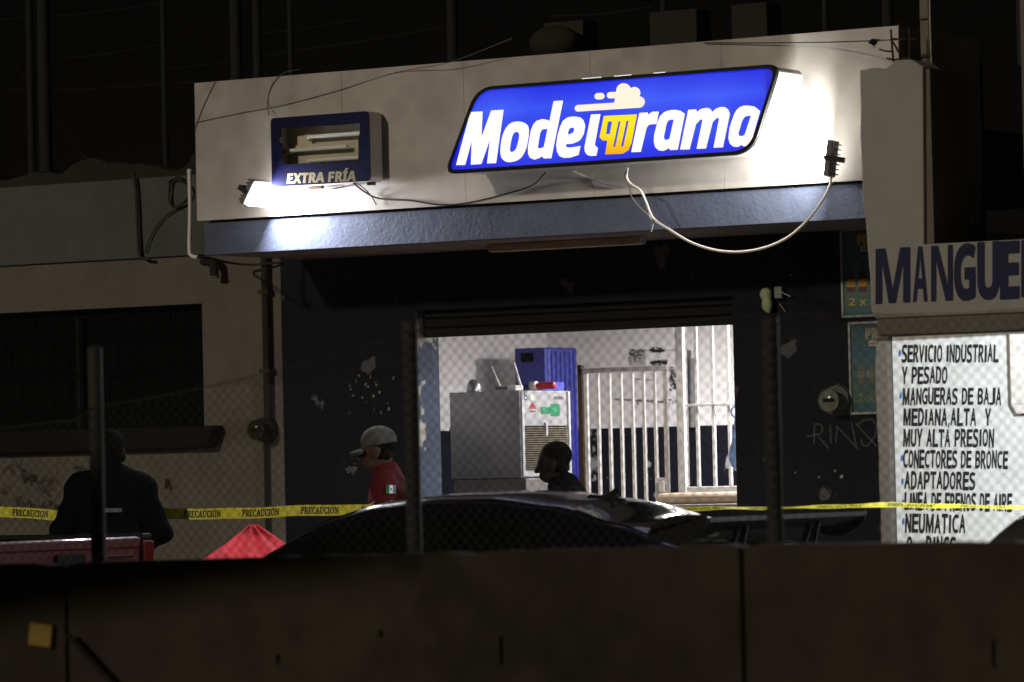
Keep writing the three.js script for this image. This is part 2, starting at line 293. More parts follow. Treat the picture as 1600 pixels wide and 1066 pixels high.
// canopy: slab, panelled fascia and the blue band under it
const FX0 = -1.655, FX1 = 3.366, FZ = 1.1;
wpart(shop, 'canopy_slab', [box(FX0 + 0.03, FX1 - 0.03, 2.935, 3.2, 0.002, FZ - 0.09), box(FX0 + 0.012, FX0 + 0.16, 3.202, 4.02, 0.12, FZ - 0.012), ], M.concrete);
wpart(shop, 'fascia_core', box(FX0 + 0.16, FX1 - 0.16, 3.202, 4.0, FZ - 0.2, FZ - 0.0125), M.whiteFascia);
wpart(shop, 'fascia_return', box(FX1 - 0.16, FX1 - 0.004, 3.15, 4.025, 0.05, FZ - 0.013), M.whiteFascia);
{ const seams = [FX0, -0.524, 0.38, 1.284, 2.188, FX1];
  for (let i = 0; i < 5; i++) wpart(shop, numberedPart('fascia_panel', i), box(seams[i] + 0.0008, seams[i + 1] - 0.0008, 3.15, 4.03, FZ - 0.011, FZ - 0.0004 * (i % 2), 0.0015), M.whiteFascia); }
wpart(shop, 'fascia_band', box(FX0 + 0.03, 3.33, 2.93, 3.135, FZ - 0.09, FZ - 0.03, 0.006), M.bandBlue, 'blue grey rough band under the white fascia');
wpart(shop, 'roof', box(-1.785, 3.3, 3.3, 3.5, RZ0 - 1.5, 0.0), M.darkConcrete);
wpart(shop, 'upper_wall', [box(-1.78, 3.3, 3.501, 3.9, -0.12, 0.0)], M.darkConcrete);
function numberedPart(n, i) { return i ? n + '_' + String(i).padStart(3, '0') : n; }
{ // peeled paint and scratched lettering on the navy wall
  const x0 = 1.7, x1 = 3.25, y0 = 1.0, y1 = 2.7;
  const t = canvasTex(1024, 1120, (c, w, h) => {
    photoSpace(c, w, h, x0, y0, x1, y1, 0, 1250, 600, 8.885); c.lineCap = 'round'; c.strokeStyle = 'rgba(150,150,150,0.2)'; c.lineWidth = 24;
    const st = (...p) => { c.beginPath(); p.forEach((q, i) => (i ? c.lineTo(...q) : c.moveTo(...q))); c.stroke(); };
    st([205, 590], [200, 830]); st([205, 560], [280, 555], [325, 620], [290, 690], [100, 730]); st([260, 730], [395, 885]); st([425, 580], [435, 810]); st([520, 590], [500, 800]); st([525, 595], [790, 880], [720, 540]);
    st([780, 550], [1060, 850]); st([810, 560], [870, 500], [1000, 485], [1060, 560], [1040, 720], [930, 860], [870, 840], [850, 760]);
    c.fillStyle = 'rgba(170,170,160,0.9)';
    for (const [x, y, a, b] of [[580, 1280, 20, 30], [490, 1200, 12, 20], [-60, 1230, 14, 8], [270, 1290, 10, 22]]) { c.beginPath(); c.ellipse(x, y, a, b, 0.5, 0, 7); c.fill(); }
    photoSpace(c, w, h, x0, y0, x1, y1, 0, 1170, 380, 8.88); c.fillStyle = 'rgba(190,195,180,0.9)';
    c.beginPath(); c.moveTo(560, 30); c.lineTo(530, 160); c.lineTo(572, 340); c.lineTo(578, 300); c.lineTo(570, 100); c.fill(); c.beginPath(); c.moveTo(575, 430); c.lineTo(605, 430); c.lineTo(592, 465); c.fill();
  });
  wpart(shop, 'scratched_lettering', new THREE.PlaneGeometry(x1 - x0, y1 - y0).translate((x0 + x1) / 2, (y0 + y1) / 2, 0.003), new THREE.MeshStandardMaterial({ map: t, transparent: true, roughness: 0.9 }));
  const a0 = -1.3, a1 = -0.72, b0 = 1.1, b1 = 2.3;
  const t2 = canvasTex(512, 1024, (c, w, h) => {
    photoSpace(c, w, h, a0, b0, a1, b1, 0, 400, 600, 3.553); 
    for (let i = 0; i < 46; i++) { const q = rnd(), x = q < 0.55 ? rr(420, 760) : rr(900, 990), y = q < 0.55 ? rr(-120, 130) + 60 : rr(180, 590); c.fillStyle = `rgba(150,145,135,${rr(0.25, 0.85)})`; c.beginPath(); const m = q < 0.55 ? 1 : 1.8; c.ellipse(x, y, rr(2, 7) * m, rr(4, 14) * m, rr(-0.3, 0.5), 0, 7); c.fill(); }
    for (let i = 0; i < 14; i++) { c.fillStyle = `rgba(150,145,135,${rr(0.3, 0.8)})`; c.beginPath(); c.ellipse(rr(485, 560), rr(380, 520), rr(1.5, 4), rr(1.5, 5), rr(-1, 1), 0, 7); c.fill(); }
    c.fillStyle = 'rgba(160,150,130,0.8)'; for (const [x, y, a, b] of [[968, 490, 14, 28], [995, 585, 12, 22], [925, 580, 10, 30], [935, 310, 6, 34]]) { c.beginPath(); c.ellipse(x, y, a, b, 0.4, 0, 7); c.fill(); }
  });
  wpart(shop, 'peeled_paint', new THREE.PlaneGeometry(a1 - a0, b1 - b0).translate((a0 + a1) / 2, (b0 + b1) / 2, 0.003), new THREE.MeshStandardMaterial({ map: t2, transparent: true, roughness: 0.9 }));
}

// lamps out of sight behind the lintel; the rear one is added fill
for (const [x, z, power, label] of [[2.1, -0.68, 360, 'white tube lamp on the shop ceiling just inside the door'], [0.75, -2.0, 330, 'added unseen tube lamp on the shop ceiling towards the rear wall']]) {
  const t = thing('ceiling_lamp', label, 'lamp', [x, CEIL, z]);
  part(t, 'housing', box(-0.6, 0.6, -0.05, -0.002, -0.06, 0.06, 0.01), M.whitePlastic);
  part(t, 'tube', new THREE.CylinderGeometry(0.016, 0.016, 1.1, 10).rotateZ(Math.PI / 2).translate(0, -0.075, 0), new THREE.MeshStandardMaterial({ color: 0xffffff, emissive: new THREE.Color(1, 0.94, 0.9), emissiveIntensity: 2 }));
  const l = new THREE.RectAreaLight(new THREE.Color(1, 0.975, 0.96), power, 1.1, 0.1); l.position.set(0, -0.1, 0); l.rotation.set(-Math.PI / 2, 0, 0); t.add(l);
}

// ------------------------------------------------------------ lit sign
{
  const Z1 = 1.5, pts = [[745, 138], [1219, 98], [1176, 241], [694, 273]].map(([x, y]) => { const p = W(x, y, Z1); return [p.x, p.y]; });
  const ys = [3.312, 3.822]; pts[0][1] = pts[1][1] = ys[1]; pts[2][1] = pts[3][1] = ys[0]; const X0 = pts[3][0], X1 = pts[1][0];
  const t = thing('shop_sign', 'long slanted blue lit sign with white lettering and yellow mug on the fascia', 'sign', [(X0 + X1) / 2, ys[0], FZ]);
  const inset = (k) => { const cx = (X0 + X1) / 2, cy = (ys[0] + ys[1]) / 2; return pts.map(([x, y]) => [cx + (x - cx) * (1 - k / 1.05), cy + (y - cy) * (1 - k / 0.256)]); };
  const radii = [0.12, 0.09, 0.13, 0.08];
  wpart(t, 'housing', boxUV(extrude(roundPoly(inset(0.008), radii), FZ + 0.06, Z1 - 0.03, 0.012)), mat(0.72, 0.71, 0.68, 0.45));
  const fr = roundPoly(pts, radii); fr.holes.push(roundPoly(inset(0.016), [0.11, 0.085, 0.12, 0.075]));
  wpart(t, 'frame', extrude(fr, Z1 - 0.032, Z1 + 0.008, 0.006), M.trim);
  for (const [x, y] of [[0.75, ys[0] + 0.06], [1.6, ys[0] + 0.06], [2.4, ys[0] + 0.06]]) wpart(t, 'bracket', box(x, x + 0.06, y, y + 0.4, FZ + 0.002, FZ + 0.058), M.galv);
  const w = 2048, h = 500;
  const art = (lit) => canvasTex(w, h, (c) => {
    const sp = (ox, oy, k) => photoSpace(c, w, h, X0, ys[0], X1, ys[1], Z1, ox, oy, k);
    c.fillStyle = lit ? '#1620d8' : '#1a2cc0'; c.fillRect(0, 0, w, h);
    if (lit) { // brighter where the tubes behind the sheet run
      for (const [cy, s] of [[0.3, 0.55], [0.68, 0.42]]) { const g = c.createLinearGradient(0, h * (cy - 0.28), 0, h * (cy + 0.28)); g.addColorStop(0, 'rgba(60,110,255,0)'); g.addColorStop(0.5, `rgba(62,112,255,${s})`); g.addColorStop(1, 'rgba(60,110,255,0)'); c.fillStyle = g; c.fillRect(90, 0, w - 180, h); }
    }
    if (lit) for (const [gx, gy, gr, a] of [[330, 150, 300, 0.3], [760, 330, 260, 0.22], [1250, 130, 330, 0.25], [1640, 210, 300, 0.28], [520, 420, 240, 0.16], [1450, 400, 260, 0.12]]) { const g = c.createRadialGradient(gx, gy, 10, gx, gy, gr); g.addColorStop(0, `rgba(110,150,255,${a})`); g.addColorStop(1, 'rgba(90,130,255,0)'); c.fillStyle = g; c.fillRect(0, 0, w, h); }
    if (lit) for (const [x0g, x1g] of [[0, 110], [w, w - 120]]) { const g = c.createLinearGradient(x0g, 0, x1g, 0); g.addColorStop(0, 'rgba(10,12,90,0.6)'); g.addColorStop(1, 'rgba(10,12,90,0)'); c.fillStyle = g; c.fillRect(0, 0, w, h); }
    const path = (p) => { c.beginPath(); p.forEach((q, i) => (i ? c.lineTo(...q) : c.moveTo(...q))); c.closePath(); };
    const smooth = (p) => { const n = p.length; c.beginPath(); for (let i = 0; i < n; i++) { const a = p[(i + n - 1) % n], b = p[i], d = p[(i + 1) % n], e = p[(i + 2) % n]; if (!i) c.moveTo(...b); c.bezierCurveTo(b[0] + (d[0] - a[0]) / 6, b[1] + (d[1] - a[1]) / 6, d[0] - (e[0] - b[0]) / 6, d[1] - (e[1] - b[1]) / 6, ...d); } c.closePath(); };
    c.lineJoin = 'round'; const white = lit ? '#fff6ee' : '#fdf6ee', blue = lit ? '#2a45f2' : '#1a2cc0';
    const fill = (p, col, sm = false, round = 10) => { sm ? smooth(p) : path(p); c.fillStyle = col; c.fill(); if (round) { c.strokeStyle = col; c.lineWidth = round; c.stroke(); } };
    sp(690, 130, 7.6125);
    fill([[165, 967], [333, 345], [470, 338], [455, 670], [578, 327], [717, 317], [630, 938], [532, 943], [572, 620], [457, 950], [340, 960], [352, 640], [265, 963]], white);
    fill([[900, 450], [1000, 490], [1018, 590], [985, 770], [910, 890], [780, 930], [700, 880], [685, 770], [715, 600], [790, 480]], white, true, 0);
    fill([[880, 572], [905, 600], [895, 680], [868, 770], [830, 806], [800, 800], [800, 750], [820, 640], [845, 585]], blue, true, 0);
    sp(830, 110, 6.66);
    fill([[226, 322], [317, 315], [196, 908], [122, 910], [105, 885], [75, 905], [21, 924], [-20, 905], [-40, 870], [-42, 798], [-10, 620], [15, 560], [47, 527], [105, 508], [150, 515], [182, 530]], white, false, 8);
    fill([[157, 610], [125, 610], [100, 620], [84, 655], [60, 800], [75, 810], [118, 795]], blue, false, 4);
    fill([[450, 480], [500, 488], [530, 515], [548, 570], [535, 650], [505, 705], [470, 737], [420, 755], [355, 762], [352, 790], [365, 799], [400, 799], [498, 784], [480, 870], [400, 898], [330, 903], [285, 885], [260, 840], [253, 770], [266, 680], [290, 590], [320, 525], [365, 490], [410, 480]], white, false, 6);
    fill([[410, 592], [430, 595], [437, 612], [425, 640], [400, 655], [370, 662], [380, 620], [392, 600]], blue, false, 2); fill([[352, 763], [420, 757], [480, 732], [500, 780], [400, 797], [352, 797]], blue, false, 0);
    fill([[500, 784], [400, 799], [365, 799], [352, 790], [300, 800], [330, 903], [400, 898], [480, 870]], white, false, 4);
    fill([[613, 459], [702, 454], [645, 760], [650, 780], [676, 800], [661, 874], [605, 877], [572, 866], [550, 835], [547, 790]], white);
    const yg = c.createLinearGradient(0, 450, 0, 860); yg.addColorStop(0, '#ffe31a'); yg.addColorStop(0.55, '#ffd800'); yg.addColorStop(1, '#e89600');
    fill([[745, 473], [1075, 455], [1020, 740], [990, 815], [935, 850], [760, 860], [783, 717], [728, 715], [703, 685]], lit ? yg : '#f0b800', false, 10);
    for (const q of [[[783, 530], [826, 522], [802, 652], [765, 655]], [[893, 524], [912, 522], [858, 785], [838, 785]], [[975, 517], [995, 515], [940, 780], [918, 782]]]) fill(q, lit ? '#3a50e0' : '#1a2cc0', false, 2);
    const cl = '#ffe2d2'; c.lineCap = 'round'; const line = (a, b, wd) => { c.strokeStyle = cl; c.lineWidth = wd; c.beginPath(); c.moveTo(...a); c.lineTo(...b); c.stroke(); };
    line([475, 391], [1110, 347], 68); line([805, 255], [900, 250], 66); line([678, 266], [716, 264], 66);
    for (const [x, y, r] of [[945, 207, 76], [1055, 228, 60], [1103, 322, 57]]) { c.beginPath(); c.arc(x, y, r, 0, 7); c.fillStyle = cl; c.fill(); }
    fill([[850, 325], [870, 240], [945, 205], [1060, 240], [1110, 320], [1100, 370], [860, 380]], cl, false, 4);
    sp(980, 130, 6.154);
    fill([[112, 289], [186, 284], [186, 312], [232, 278], [290, 275], [268, 386], [220, 388], [190, 400], [172, 430], [118, 654], [35, 657]], white);
    const a1 = [[445, 256], [500, 265], [541, 292], [474, 631], [404, 635], [395, 615], [340, 644], [295, 640], [262, 610], [250, 560], [252, 500], [285, 370], [310, 315], [345, 280], [390, 262]];
    fill(a1, white, false, 6); fill([[435, 350], [405, 350], [383, 362], [368, 400], [346, 510], [350, 535], [365, 543], [395, 530]], blue, false, 4);
    fill([[579, 256], [651, 252], [656, 282], [690, 252], [720, 242], [760, 238], [785, 248], [803, 280], [840, 245], [880, 229], [920, 230], [950, 250], [966, 290], [901, 604], [820, 608], [872, 335], [862, 326], [845, 325], [805, 365], [741, 616], [660, 621], [715, 350], [705, 341], [690, 340], [645, 390], [586, 626], [502, 629]], white, false, 8);
    fill([[1140, 213], [1200, 223], [1250, 264], [1156, 591], [1094, 594], [1088, 576], [1040, 601], [1000, 595], [972, 570], [958, 520], [970, 420], [1010, 300], [1035, 255], [1065, 227], [1100, 215]], white, false, 6);
    fill([[1165, 308], [1130, 310], [1105, 325], [1085, 360], [1052, 475], [1056, 493], [1075, 500], [1105, 490]], blue, false, 4);
  });
  const face = planarUV(new THREE.ShapeGeometry(roundPoly(inset(0.014), radii), 12).translate(0, 0, Z1 - 0.012), X0, ys[0], X1, ys[1]);
  wpart(t, 'sign_face', face, new THREE.MeshStandardMaterial({ map: art(false), emissiveMap: art(true), emissive: new THREE.Color(1, 1, 1), emissiveIntensity: 0.95, roughness: 0.35 }));
  for (const [x0, x1] of [[905, 935], [955, 982], [1017, 1035]]) { const a = W(x0, 121 - (x0 - 905) * 0.085, Z1), b = W(x1, 121 - (x1 - 905) * 0.085, Z1); wpart(t, 'light_leak', box(a.x, b.x, ys[1] - 0.006, ys[1] + 0.007, Z1 - 0.036, Z1 - 0.034 + 0.003), new THREE.MeshStandardMaterial({ color: 0xffffff, emissive: new THREE.Color(1, 0.96, 0.94), emissiveIntensity: 1 })); }
  const l = new THREE.RectAreaLight(new THREE.Color(0.55, 0.55, 1), 0.35, X1 - X0 - 0.2, 0.45); l.position.set(0, 0.255, 0.44); l.rotation.y = Math.PI; t.add(l);
}

// ------------------------------------------------------------ broken unlit sign with lettering
{
  const Z1 = 1.27, a = W(422, 182, Z1), b = W(578, 284, Z1), X0 = a.x, X1 = b.x, Y1 = (a.y + W(577, 176, Z1).y) / 2, Y0 = (b.y + W(427, 291, Z1).y) / 2;
  const t = thing('unlit_sign', 'small dark blue unlit sign with a broken open face and tubes inside', 'sign', [(X0 + X1) / 2, Y0, FZ]);
  const q = [[X0, Y0], [X1, Y0], [X1, Y1], [X0, Y1]];
  const ring = roundPoly(q, 0.03); ring.holes.push(poly([[X0 + 0.03, Y0 + 0.03], [X1 - 0.03, Y0 + 0.03], [X1 - 0.03, Y1 - 0.03], [X0 + 0.03, Y1 - 0.03]]));
  wpart(t, 'housing', [boxUV(extrude(ring, FZ + 0.022, Z1 - 0.012, 0.008)), box(X0 + 0.02, X1 - 0.02, Y0 + 0.02, Y1 - 0.02, FZ + 0.012, FZ + 0.02)], mat(0.55, 0.52, 0.47, 0.5));
  wpart(t, 'back_panel', box(X0 + 0.032, X1 - 0.032, Y0 + 0.032, Y1 - 0.032, FZ + 0.0205, FZ + 0.03), M.cream);
  const C = (x, y) => { const p = W(410 + x / 7.105, 160 + y / 7.105, Z1); return [p.x, p.y]; };
  const face = roundPoly(q, 0.03);
  const edge = [[205, 290], [300, 282], [420, 275], [560, 262], [700, 258], [850, 250], [1000, 238], [1080, 232], [1075, 330], [1060, 420], [1062, 560], [1058, 650]];
  for (let x = 1000; x > 260; x -= 55) edge.push([x, 655 + (1000 - x) * 0.038 + rr(-6, 8)]);
  edge.push([235, 685], [215, 640], [213, 450], [182, 445], [180, 400], [205, 385]);
  face.holes.push(poly(edge.map(([x, y]) => C(x, y))));
  const tex = canvasTex(1024, 720, (c, w, h) => {
    c.fillStyle = '#0a0d36'; c.fillRect(0, 0, w, h);
    for (let i = 0; i < 500; i++) { c.fillStyle = `rgba(${rnd() < 0.5 ? '5,6,20' : '60,64,110'},${rr(0.03, 0.14)})`; c.beginPath(); c.ellipse(rr(0, w), rr(0, h), rr(4, 40), rr(2, 14), 0, 0, 7); c.fill(); }
    photoSpace(c, w, h, X0, Y0, X1, Y1, Z1, 410, 160, 7.105); c.fillStyle = '#a0977c'; c.strokeStyle = '#a0977c';
    c.transform(1, -0.052, -0.1, 1, 0, 0);
    fitText(c, 'EXTRA FRÍA', 360, 808, 1112, 915, 'bold 100px sans-serif', 6);
  });
  wpart(t, 'sign_face', planarUV(new THREE.ExtrudeGeometry(face, { depth: 0.006, bevelEnabled: false }).translate(0, 0, Z1 - 0.009), X0, Y0, X1, Y1), new THREE.MeshPhysicalMaterial({ map: tex, roughness: 0.5, specularIntensity: 0.2 }));
  for (const [x0, y0, x1, y1] of [[505, 385, 1130, 340], [265, 540, 940, 490], [515, 650, 1130, 605]]) { const p0 = W(410 + x0 / 7.105, 160 + y0 / 7.105, 1.19), p1 = W(410 + x1 / 7.105, 160 + y1 / 7.105, 1.19); p1.y = p0.y; p1.x = Math.min(p1.x, X1 - 0.04); wpart(t, 'tube', bar(p0, p1, 0.013, 10), M.tubeOff); wpart(t, 'tube_holder', box(p0.x - 0.02, p0.x + 0.006, p0.y - 0.02, p0.y + 0.016, 1.132, 1.19), M.cream); }
  wpart(t, 'drain_bracket', box(X0 + 0.2, X0 + 0.3, Y0 - 0.02, Y0 + 0.004, 1.13, 1.16), M.rust); wpart(t, 'drain_bracket', box(X1 - 0.09, X1 - 0.05, Y0 - 0.018, Y0 + 0.004, 1.13, 1.17), M.rust);
}

// ------------------------------------------------------------ flood lamps
function floodLamp(label, pos, dir, w, h, power, color) {
  const t = thing('flood_lamp', label, 'lamp', pos, 0); t.lookAt(V(...pos).add(V(...dir)));
  part(t, 'housing', box(-w / 2, w / 2, -h / 2, h / 2, -0.04, -0.004, 0.008), M.grey);
  const fins = []; for (let i = 0; i < 7; i++) fins.push(box(-w / 2 + 0.02, w / 2 - 0.02, -h / 2 + 0.015 + i * (h - 0.03) / 6.3, -h / 2 + 0.021 + i * (h - 0.03) / 6.3, -0.062, -0.046));
  part(t, 'cooling_fins', fins, M.trim);
  part(t, 'bracket', [box(-w / 2 - 0.012, -w / 2 - 0.004, -0.015, 0.015, -0.075, 0.0), box(w / 2 + 0.004, w / 2 + 0.012, -0.015, 0.015, -0.075, 0.0), box(-w / 2 - 0.012, w / 2 + 0.012, -0.015, 0.015, -0.082, -0.0751)], M.galv);
  part(t, 'lit_panel', box(-w / 2 + 0.01, w / 2 - 0.01, -h / 2 + 0.01, h / 2 - 0.01, -0.003, 0.032, 0.008), new THREE.MeshStandardMaterial({ color: 0xffffff, emissive: color, emissiveIntensity: 26 }));
  const l = new THREE.RectAreaLight(color, power, w - 0.02, h - 0.02); l.position.z = 0.04; l.rotation.y = Math.PI; t.add(l); return t;
}
floodLamp('glaring white flood lamp under the unlit sign at the left of the fascia', [-1.06, 3.285, 1.27], [1, -0.6, -0.05], 0.2, 0.17, 520, new THREE.Color(0.92, 0.93, 1));
floodLamp('flood lamp seen edge on beside the right end of the lit sign', [2.985, 3.275, 1.3], [-1, 0.15, 0.22], 0.15, 0.21, 420, new THREE.Color(1, 0.99, 0.95));

// ------------------------------------------------------------ things on the shop front
{ // dead tube lamp under the canopy
  const t = thing('batten_lamp', 'cream unlit tube fitting under the canopy over the door', 'lamp', [0.72, 2.935, 0.5]);
  part(t, 'tray', box(-0.54, 0.54, -0.05, -0.001, -0.05, 0.05, 0.008), M.cream); part(t, 'end_cap', box(0.541, 0.56, -0.045, -0.004, -0.03, 0.03), M.whitePlastic);
}
for (const [i, x0, y0, y1, lab] of [[0, 2.38, 2.4, 2.94, 'upper framed poster with yellow lettering and bottles beside the pier'], [1, 2.42, 1.81, 2.372, 'lower framed poster with pale lettering and cans beside the pier']]) {
  const x1 = x0 + 0.46, t = thing('poster', lab, 'poster', [(x0 + x1) / 2, y0, 0.0]);
  wpart(t, 'frame', [box(x0, x1, y0, y0 + 0.014, 0.004, 0.022), box(x0, x1, y1 - 0.014, y1, 0.004, 0.022), box(x0, x0 + 0.014, y0 + 0.014, y1 - 0.014, 0.004, 0.022), box(x1 - 0.014, x1, y0 + 0.014, y1 - 0.014, 0.004, 0.022)], mat(0.3, 0.33, 0.33, 0.5));
  const tex = canvasTex(512, 600, (c, w, h) => {
    const g = c.createLinearGradient(0, 0, 0, h); g.addColorStop(0, i ? '#2c4f55' : '#3f5a55'); g.addColorStop(0.4, '#3d6f80'); g.addColorStop(0.8, '#4a6a60'); g.addColorStop(1, '#205a66'); c.fillStyle = g; c.fillRect(0, 0, w, h);
    c.fillStyle = i ? '#9a9a86' : '#c8b030'; c.strokeStyle = c.fillStyle; fitText(c, 'PROMO', 130, 45, 400, 115, 'bold 100px sans-serif', 10);
    c.fillStyle = '#cfd2c8'; c.fillRect(150, 125, 250, 36); c.fillStyle = '#222'; fitText(c, 'HELA EN CASA', 160, 133, 390, 153);
    if (!i) for (const [x, s] of [[70, 0.8], [160, 1], [250, 1.2], [340, 1]]) { const y = 430; c.fillStyle = '#4a2410'; c.beginPath(); c.moveTo(x - 34, y); c.lineTo(x - 34, y - 90 * s); c.quadraticCurveTo(x - 30, y - 140 * s, x - 9, y - 165 * s); c.lineTo(x - 8, y - 205 * s); c.lineTo(x + 8, y - 205 * s); c.lineTo(x + 9, y - 165 * s); c.quadraticCurveTo(x + 30, y - 140 * s, x + 34, y - 90 * s); c.lineTo(x + 34, y); c.fill(); c.fillStyle = '#c79a2c'; c.fillRect(x - 34, y - 88, 68, 52); c.fillStyle = '#7a2018'; c.fillRect(x - 12, y - 150 * s, 24, 14); }
    else for (const x of [60, 130, 240, 310]) { c.fillStyle = '#6a6a5e'; c.fillRect(x, 290, 52, 110); c.fillStyle = '#8c8c80'; c.fillRect(x, 320, 52, 40); }
    c.fillStyle = i ? '#7f866f' : '#b8a436'; c.strokeStyle = c.fillStyle; fitText(c, '2 x $40', 50, 470, 380, 520);
  });
  wpart(t, 'print', planarUV(new THREE.PlaneGeometry(x1 - x0 - 0.028, y1 - y0 - 0.028).translate((x0 + x1) / 2, (y0 + y1) / 2, 0.012), x0, y0, x1, y1), new THREE.MeshStandardMaterial({ map: tex, roughness: 0.35, color: new THREE.Color(0.8, 0.8, 0.8) }));
}
function meterThing(label, p, r, dim) {
  const t = thing('electric_meter', label, 'meter', [p.x, p.y, 0]), turn = (g) => g.rotateX(Math.PI / 2);
  part(t, 'socket', turn(new THREE.CylinderGeometry(r * 1.05, r * 1.12, 0.05, 28)).translate(0, 0, 0.027), dim ? M.brown : M.grey);
  part(t, 'dial', turn(new THREE.CylinderGeometry(r * 0.8, r * 0.8, 0.03, 28)).translate(0, 0, 0.125), dim ? M.brown : mat(0.16, 0.155, 0.125, 0.6));
  part(t, 'dial_window', box(-r * 0.45, r * 0.45, -r * 0.12, r * 0.16, 0.1405, 0.146), M.black);
  part(t, 'glass_cover', new THREE.LatheGeometry([[0, 0.175], [r * 0.6, 0.17], [r * 0.9, 0.15], [r * 0.97, 0.1], [r * 0.97, 0.053]].map(([x, y]) => new THREE.Vector2(x, y)), 28).rotateX(Math.PI / 2), new THREE.MeshPhysicalMaterial({ transmission: 1, thickness: 0, roughness: 0.06, color: new THREE.Color(0.9, 0.95, 0.9) }));
  return t;
}
meterThing('round glass electric meter on the navy wall left of the lower poster', W(1300, 626, 0.1), 0.085);
{
  const p = W(1206, 462, 0.04), t = thing('wall_socket_box', 'small pale plastic box with a drooping cover and stub of wire on navy wall', 'junction box', [p.x, p.y, 0]);
  part(t, 'cover', nets(field([ell([-0.035, 0.01, 0.05], [0.04, 0.04, 0.03]), ell([-0.025, -0.055, 0.055], [0.036, 0.045, 0.026]), cap([-0.02, -0.09, 0.055], [-0.012, -0.1, 0.055], 0.01)], 0.02), [-0.1, -0.13, 0], [0.04, 0.08, 0.1], 0.006), mat(0.3, 0.34, 0.2, 0.6));
  part(t, 'box', box(0.02, 0.075, -0.02, 0.055, 0.002, 0.05, 0.008), mat(0.16, 0.18, 0.14, 0.6));
  part(t, 'wire', bar(V(0.07, 0.02, 0.05), V(0.14, -0.012, 0.06), 0.004), M.wireGrey); part(t, 'wire', bar(V(0.045, -0.05, 0.03), V(0.085, -0.1, 0.03), 0.003), M.wireGrey);
}
// cables on the front
const cable = (label, pts, r, m, z) => single('cable', tube(pts.map(([x, y, zz]) => W(x, y, zz ?? z)), r, 70, 5), m, label, 'cable');
cable('white cable sagging from the right flood lamp to the middle of lit sign', [[1300, 270, 1.3], [1296, 292, 1.34], [1270, 335, 1.4], [1230, 372, 1.42], [1180, 391, 1.42], [1130, 393, 1.42], [1085, 381, 1.42], [1045, 358, 1.4], [1020, 340, 1.35], [1008, 312, 1.3], [1000, 297, 1.3], [985, 287, 1.3], [979, 277, 1.3], [981, 262, 1.35]], 0.008, M.wireWhite);
cable('thin grey wire twisting down beside white cable below lit sign', [[980, 262, 1.36], [975, 277, 1.3], [983, 292, 1.3], [986, 305, 1.3], [1001, 325, 1.32], [1015, 338, 1.36], [1020, 350, 1.36], [1018, 362, 1.36]], 0.004, M.wireGrey);
cable('thin dark wire drooping along the fascia between unlit sign and lit sign', [[552, 286, 1.2], [570, 300, 1.13], [588, 309, 1.115], [640, 313, 1.115], [690, 320, 1.115], [730, 317, 1.115], [790, 303, 1.115], [830, 290, 1.115], [852, 270, 1.2]], 0.0055, M.wireDark);
cable('short grey wire slanting under the middle of lit sign', [[895, 267, 1.2], [915, 276, 1.115], [945, 287, 1.115], [972, 293, 1.115]], 0.005, M.wireGrey);
cable('frayed wire end forked below the unlit sign', [[515, 296, 1.115], [545, 290, 1.12], [560, 288, 1.2], [580, 306, 1.13], [588, 320, 1.115]], 0.004, M.wireDark);
cable('long thin dark wire rising across upper fascia from left corner', [[303, 192, 1.106], [380, 176, 1.106], [440, 165, 1.106], [530, 141, 1.106], [620, 113, 1.106], [700, 98, 1.2], [800, 60, 1.3]], 0.0022, M.wireFaint);
cable('thin dark wire looping from fascia top to unlit sign corner', [[468, 108, 1.106], [440, 116, 1.106], [424, 135, 1.106], [418, 160, 1.106], [420, 180, 1.2]], 0.0028, M.wireFaint);
cable('faint wire curving down the left end of fascia', [[338, 124, 1.106], [325, 150, 1.106], [312, 180, 1.106], [304, 205, 1.106]], 0.0025, M.wireFaint);
cable('thin wire stretched over the lit sign towards bent rods', [[1100, 67, 1.12], [1200, 67, 1.14], [1290, 66, 1.2], [1356, 64, 1.45], [1400, 62, 1.5], [1432, 60, 1.45]], 0.0035, M.wireDark);
{
  const p = W(1364, 67, 1.47), t = thing('clamp_fixture', 'small dark fixture with a bright lower rim hanging on the wire by bent rods', 'fixture', [p.x, p.y, p.z]);
  part(t, 'hood', nets(field([ell([0, 0.004, 0], [0.026, 0.02, 0.02]), cap([0.01, 0.01, 0], [0.045, 0.014, 0], 0.008, 0.005)], 0.012), [-0.05, -0.03, -0.04], [0.07, 0.04, 0.04], 0.004), M.black);
  part(t, 'rim', new THREE.TorusGeometry(0.017, 0.0035, 6, 18).rotateX(Math.PI / 2).rotateZ(-0.5).translate(-0.004, -0.014, 0), M.whitePlastic);
}

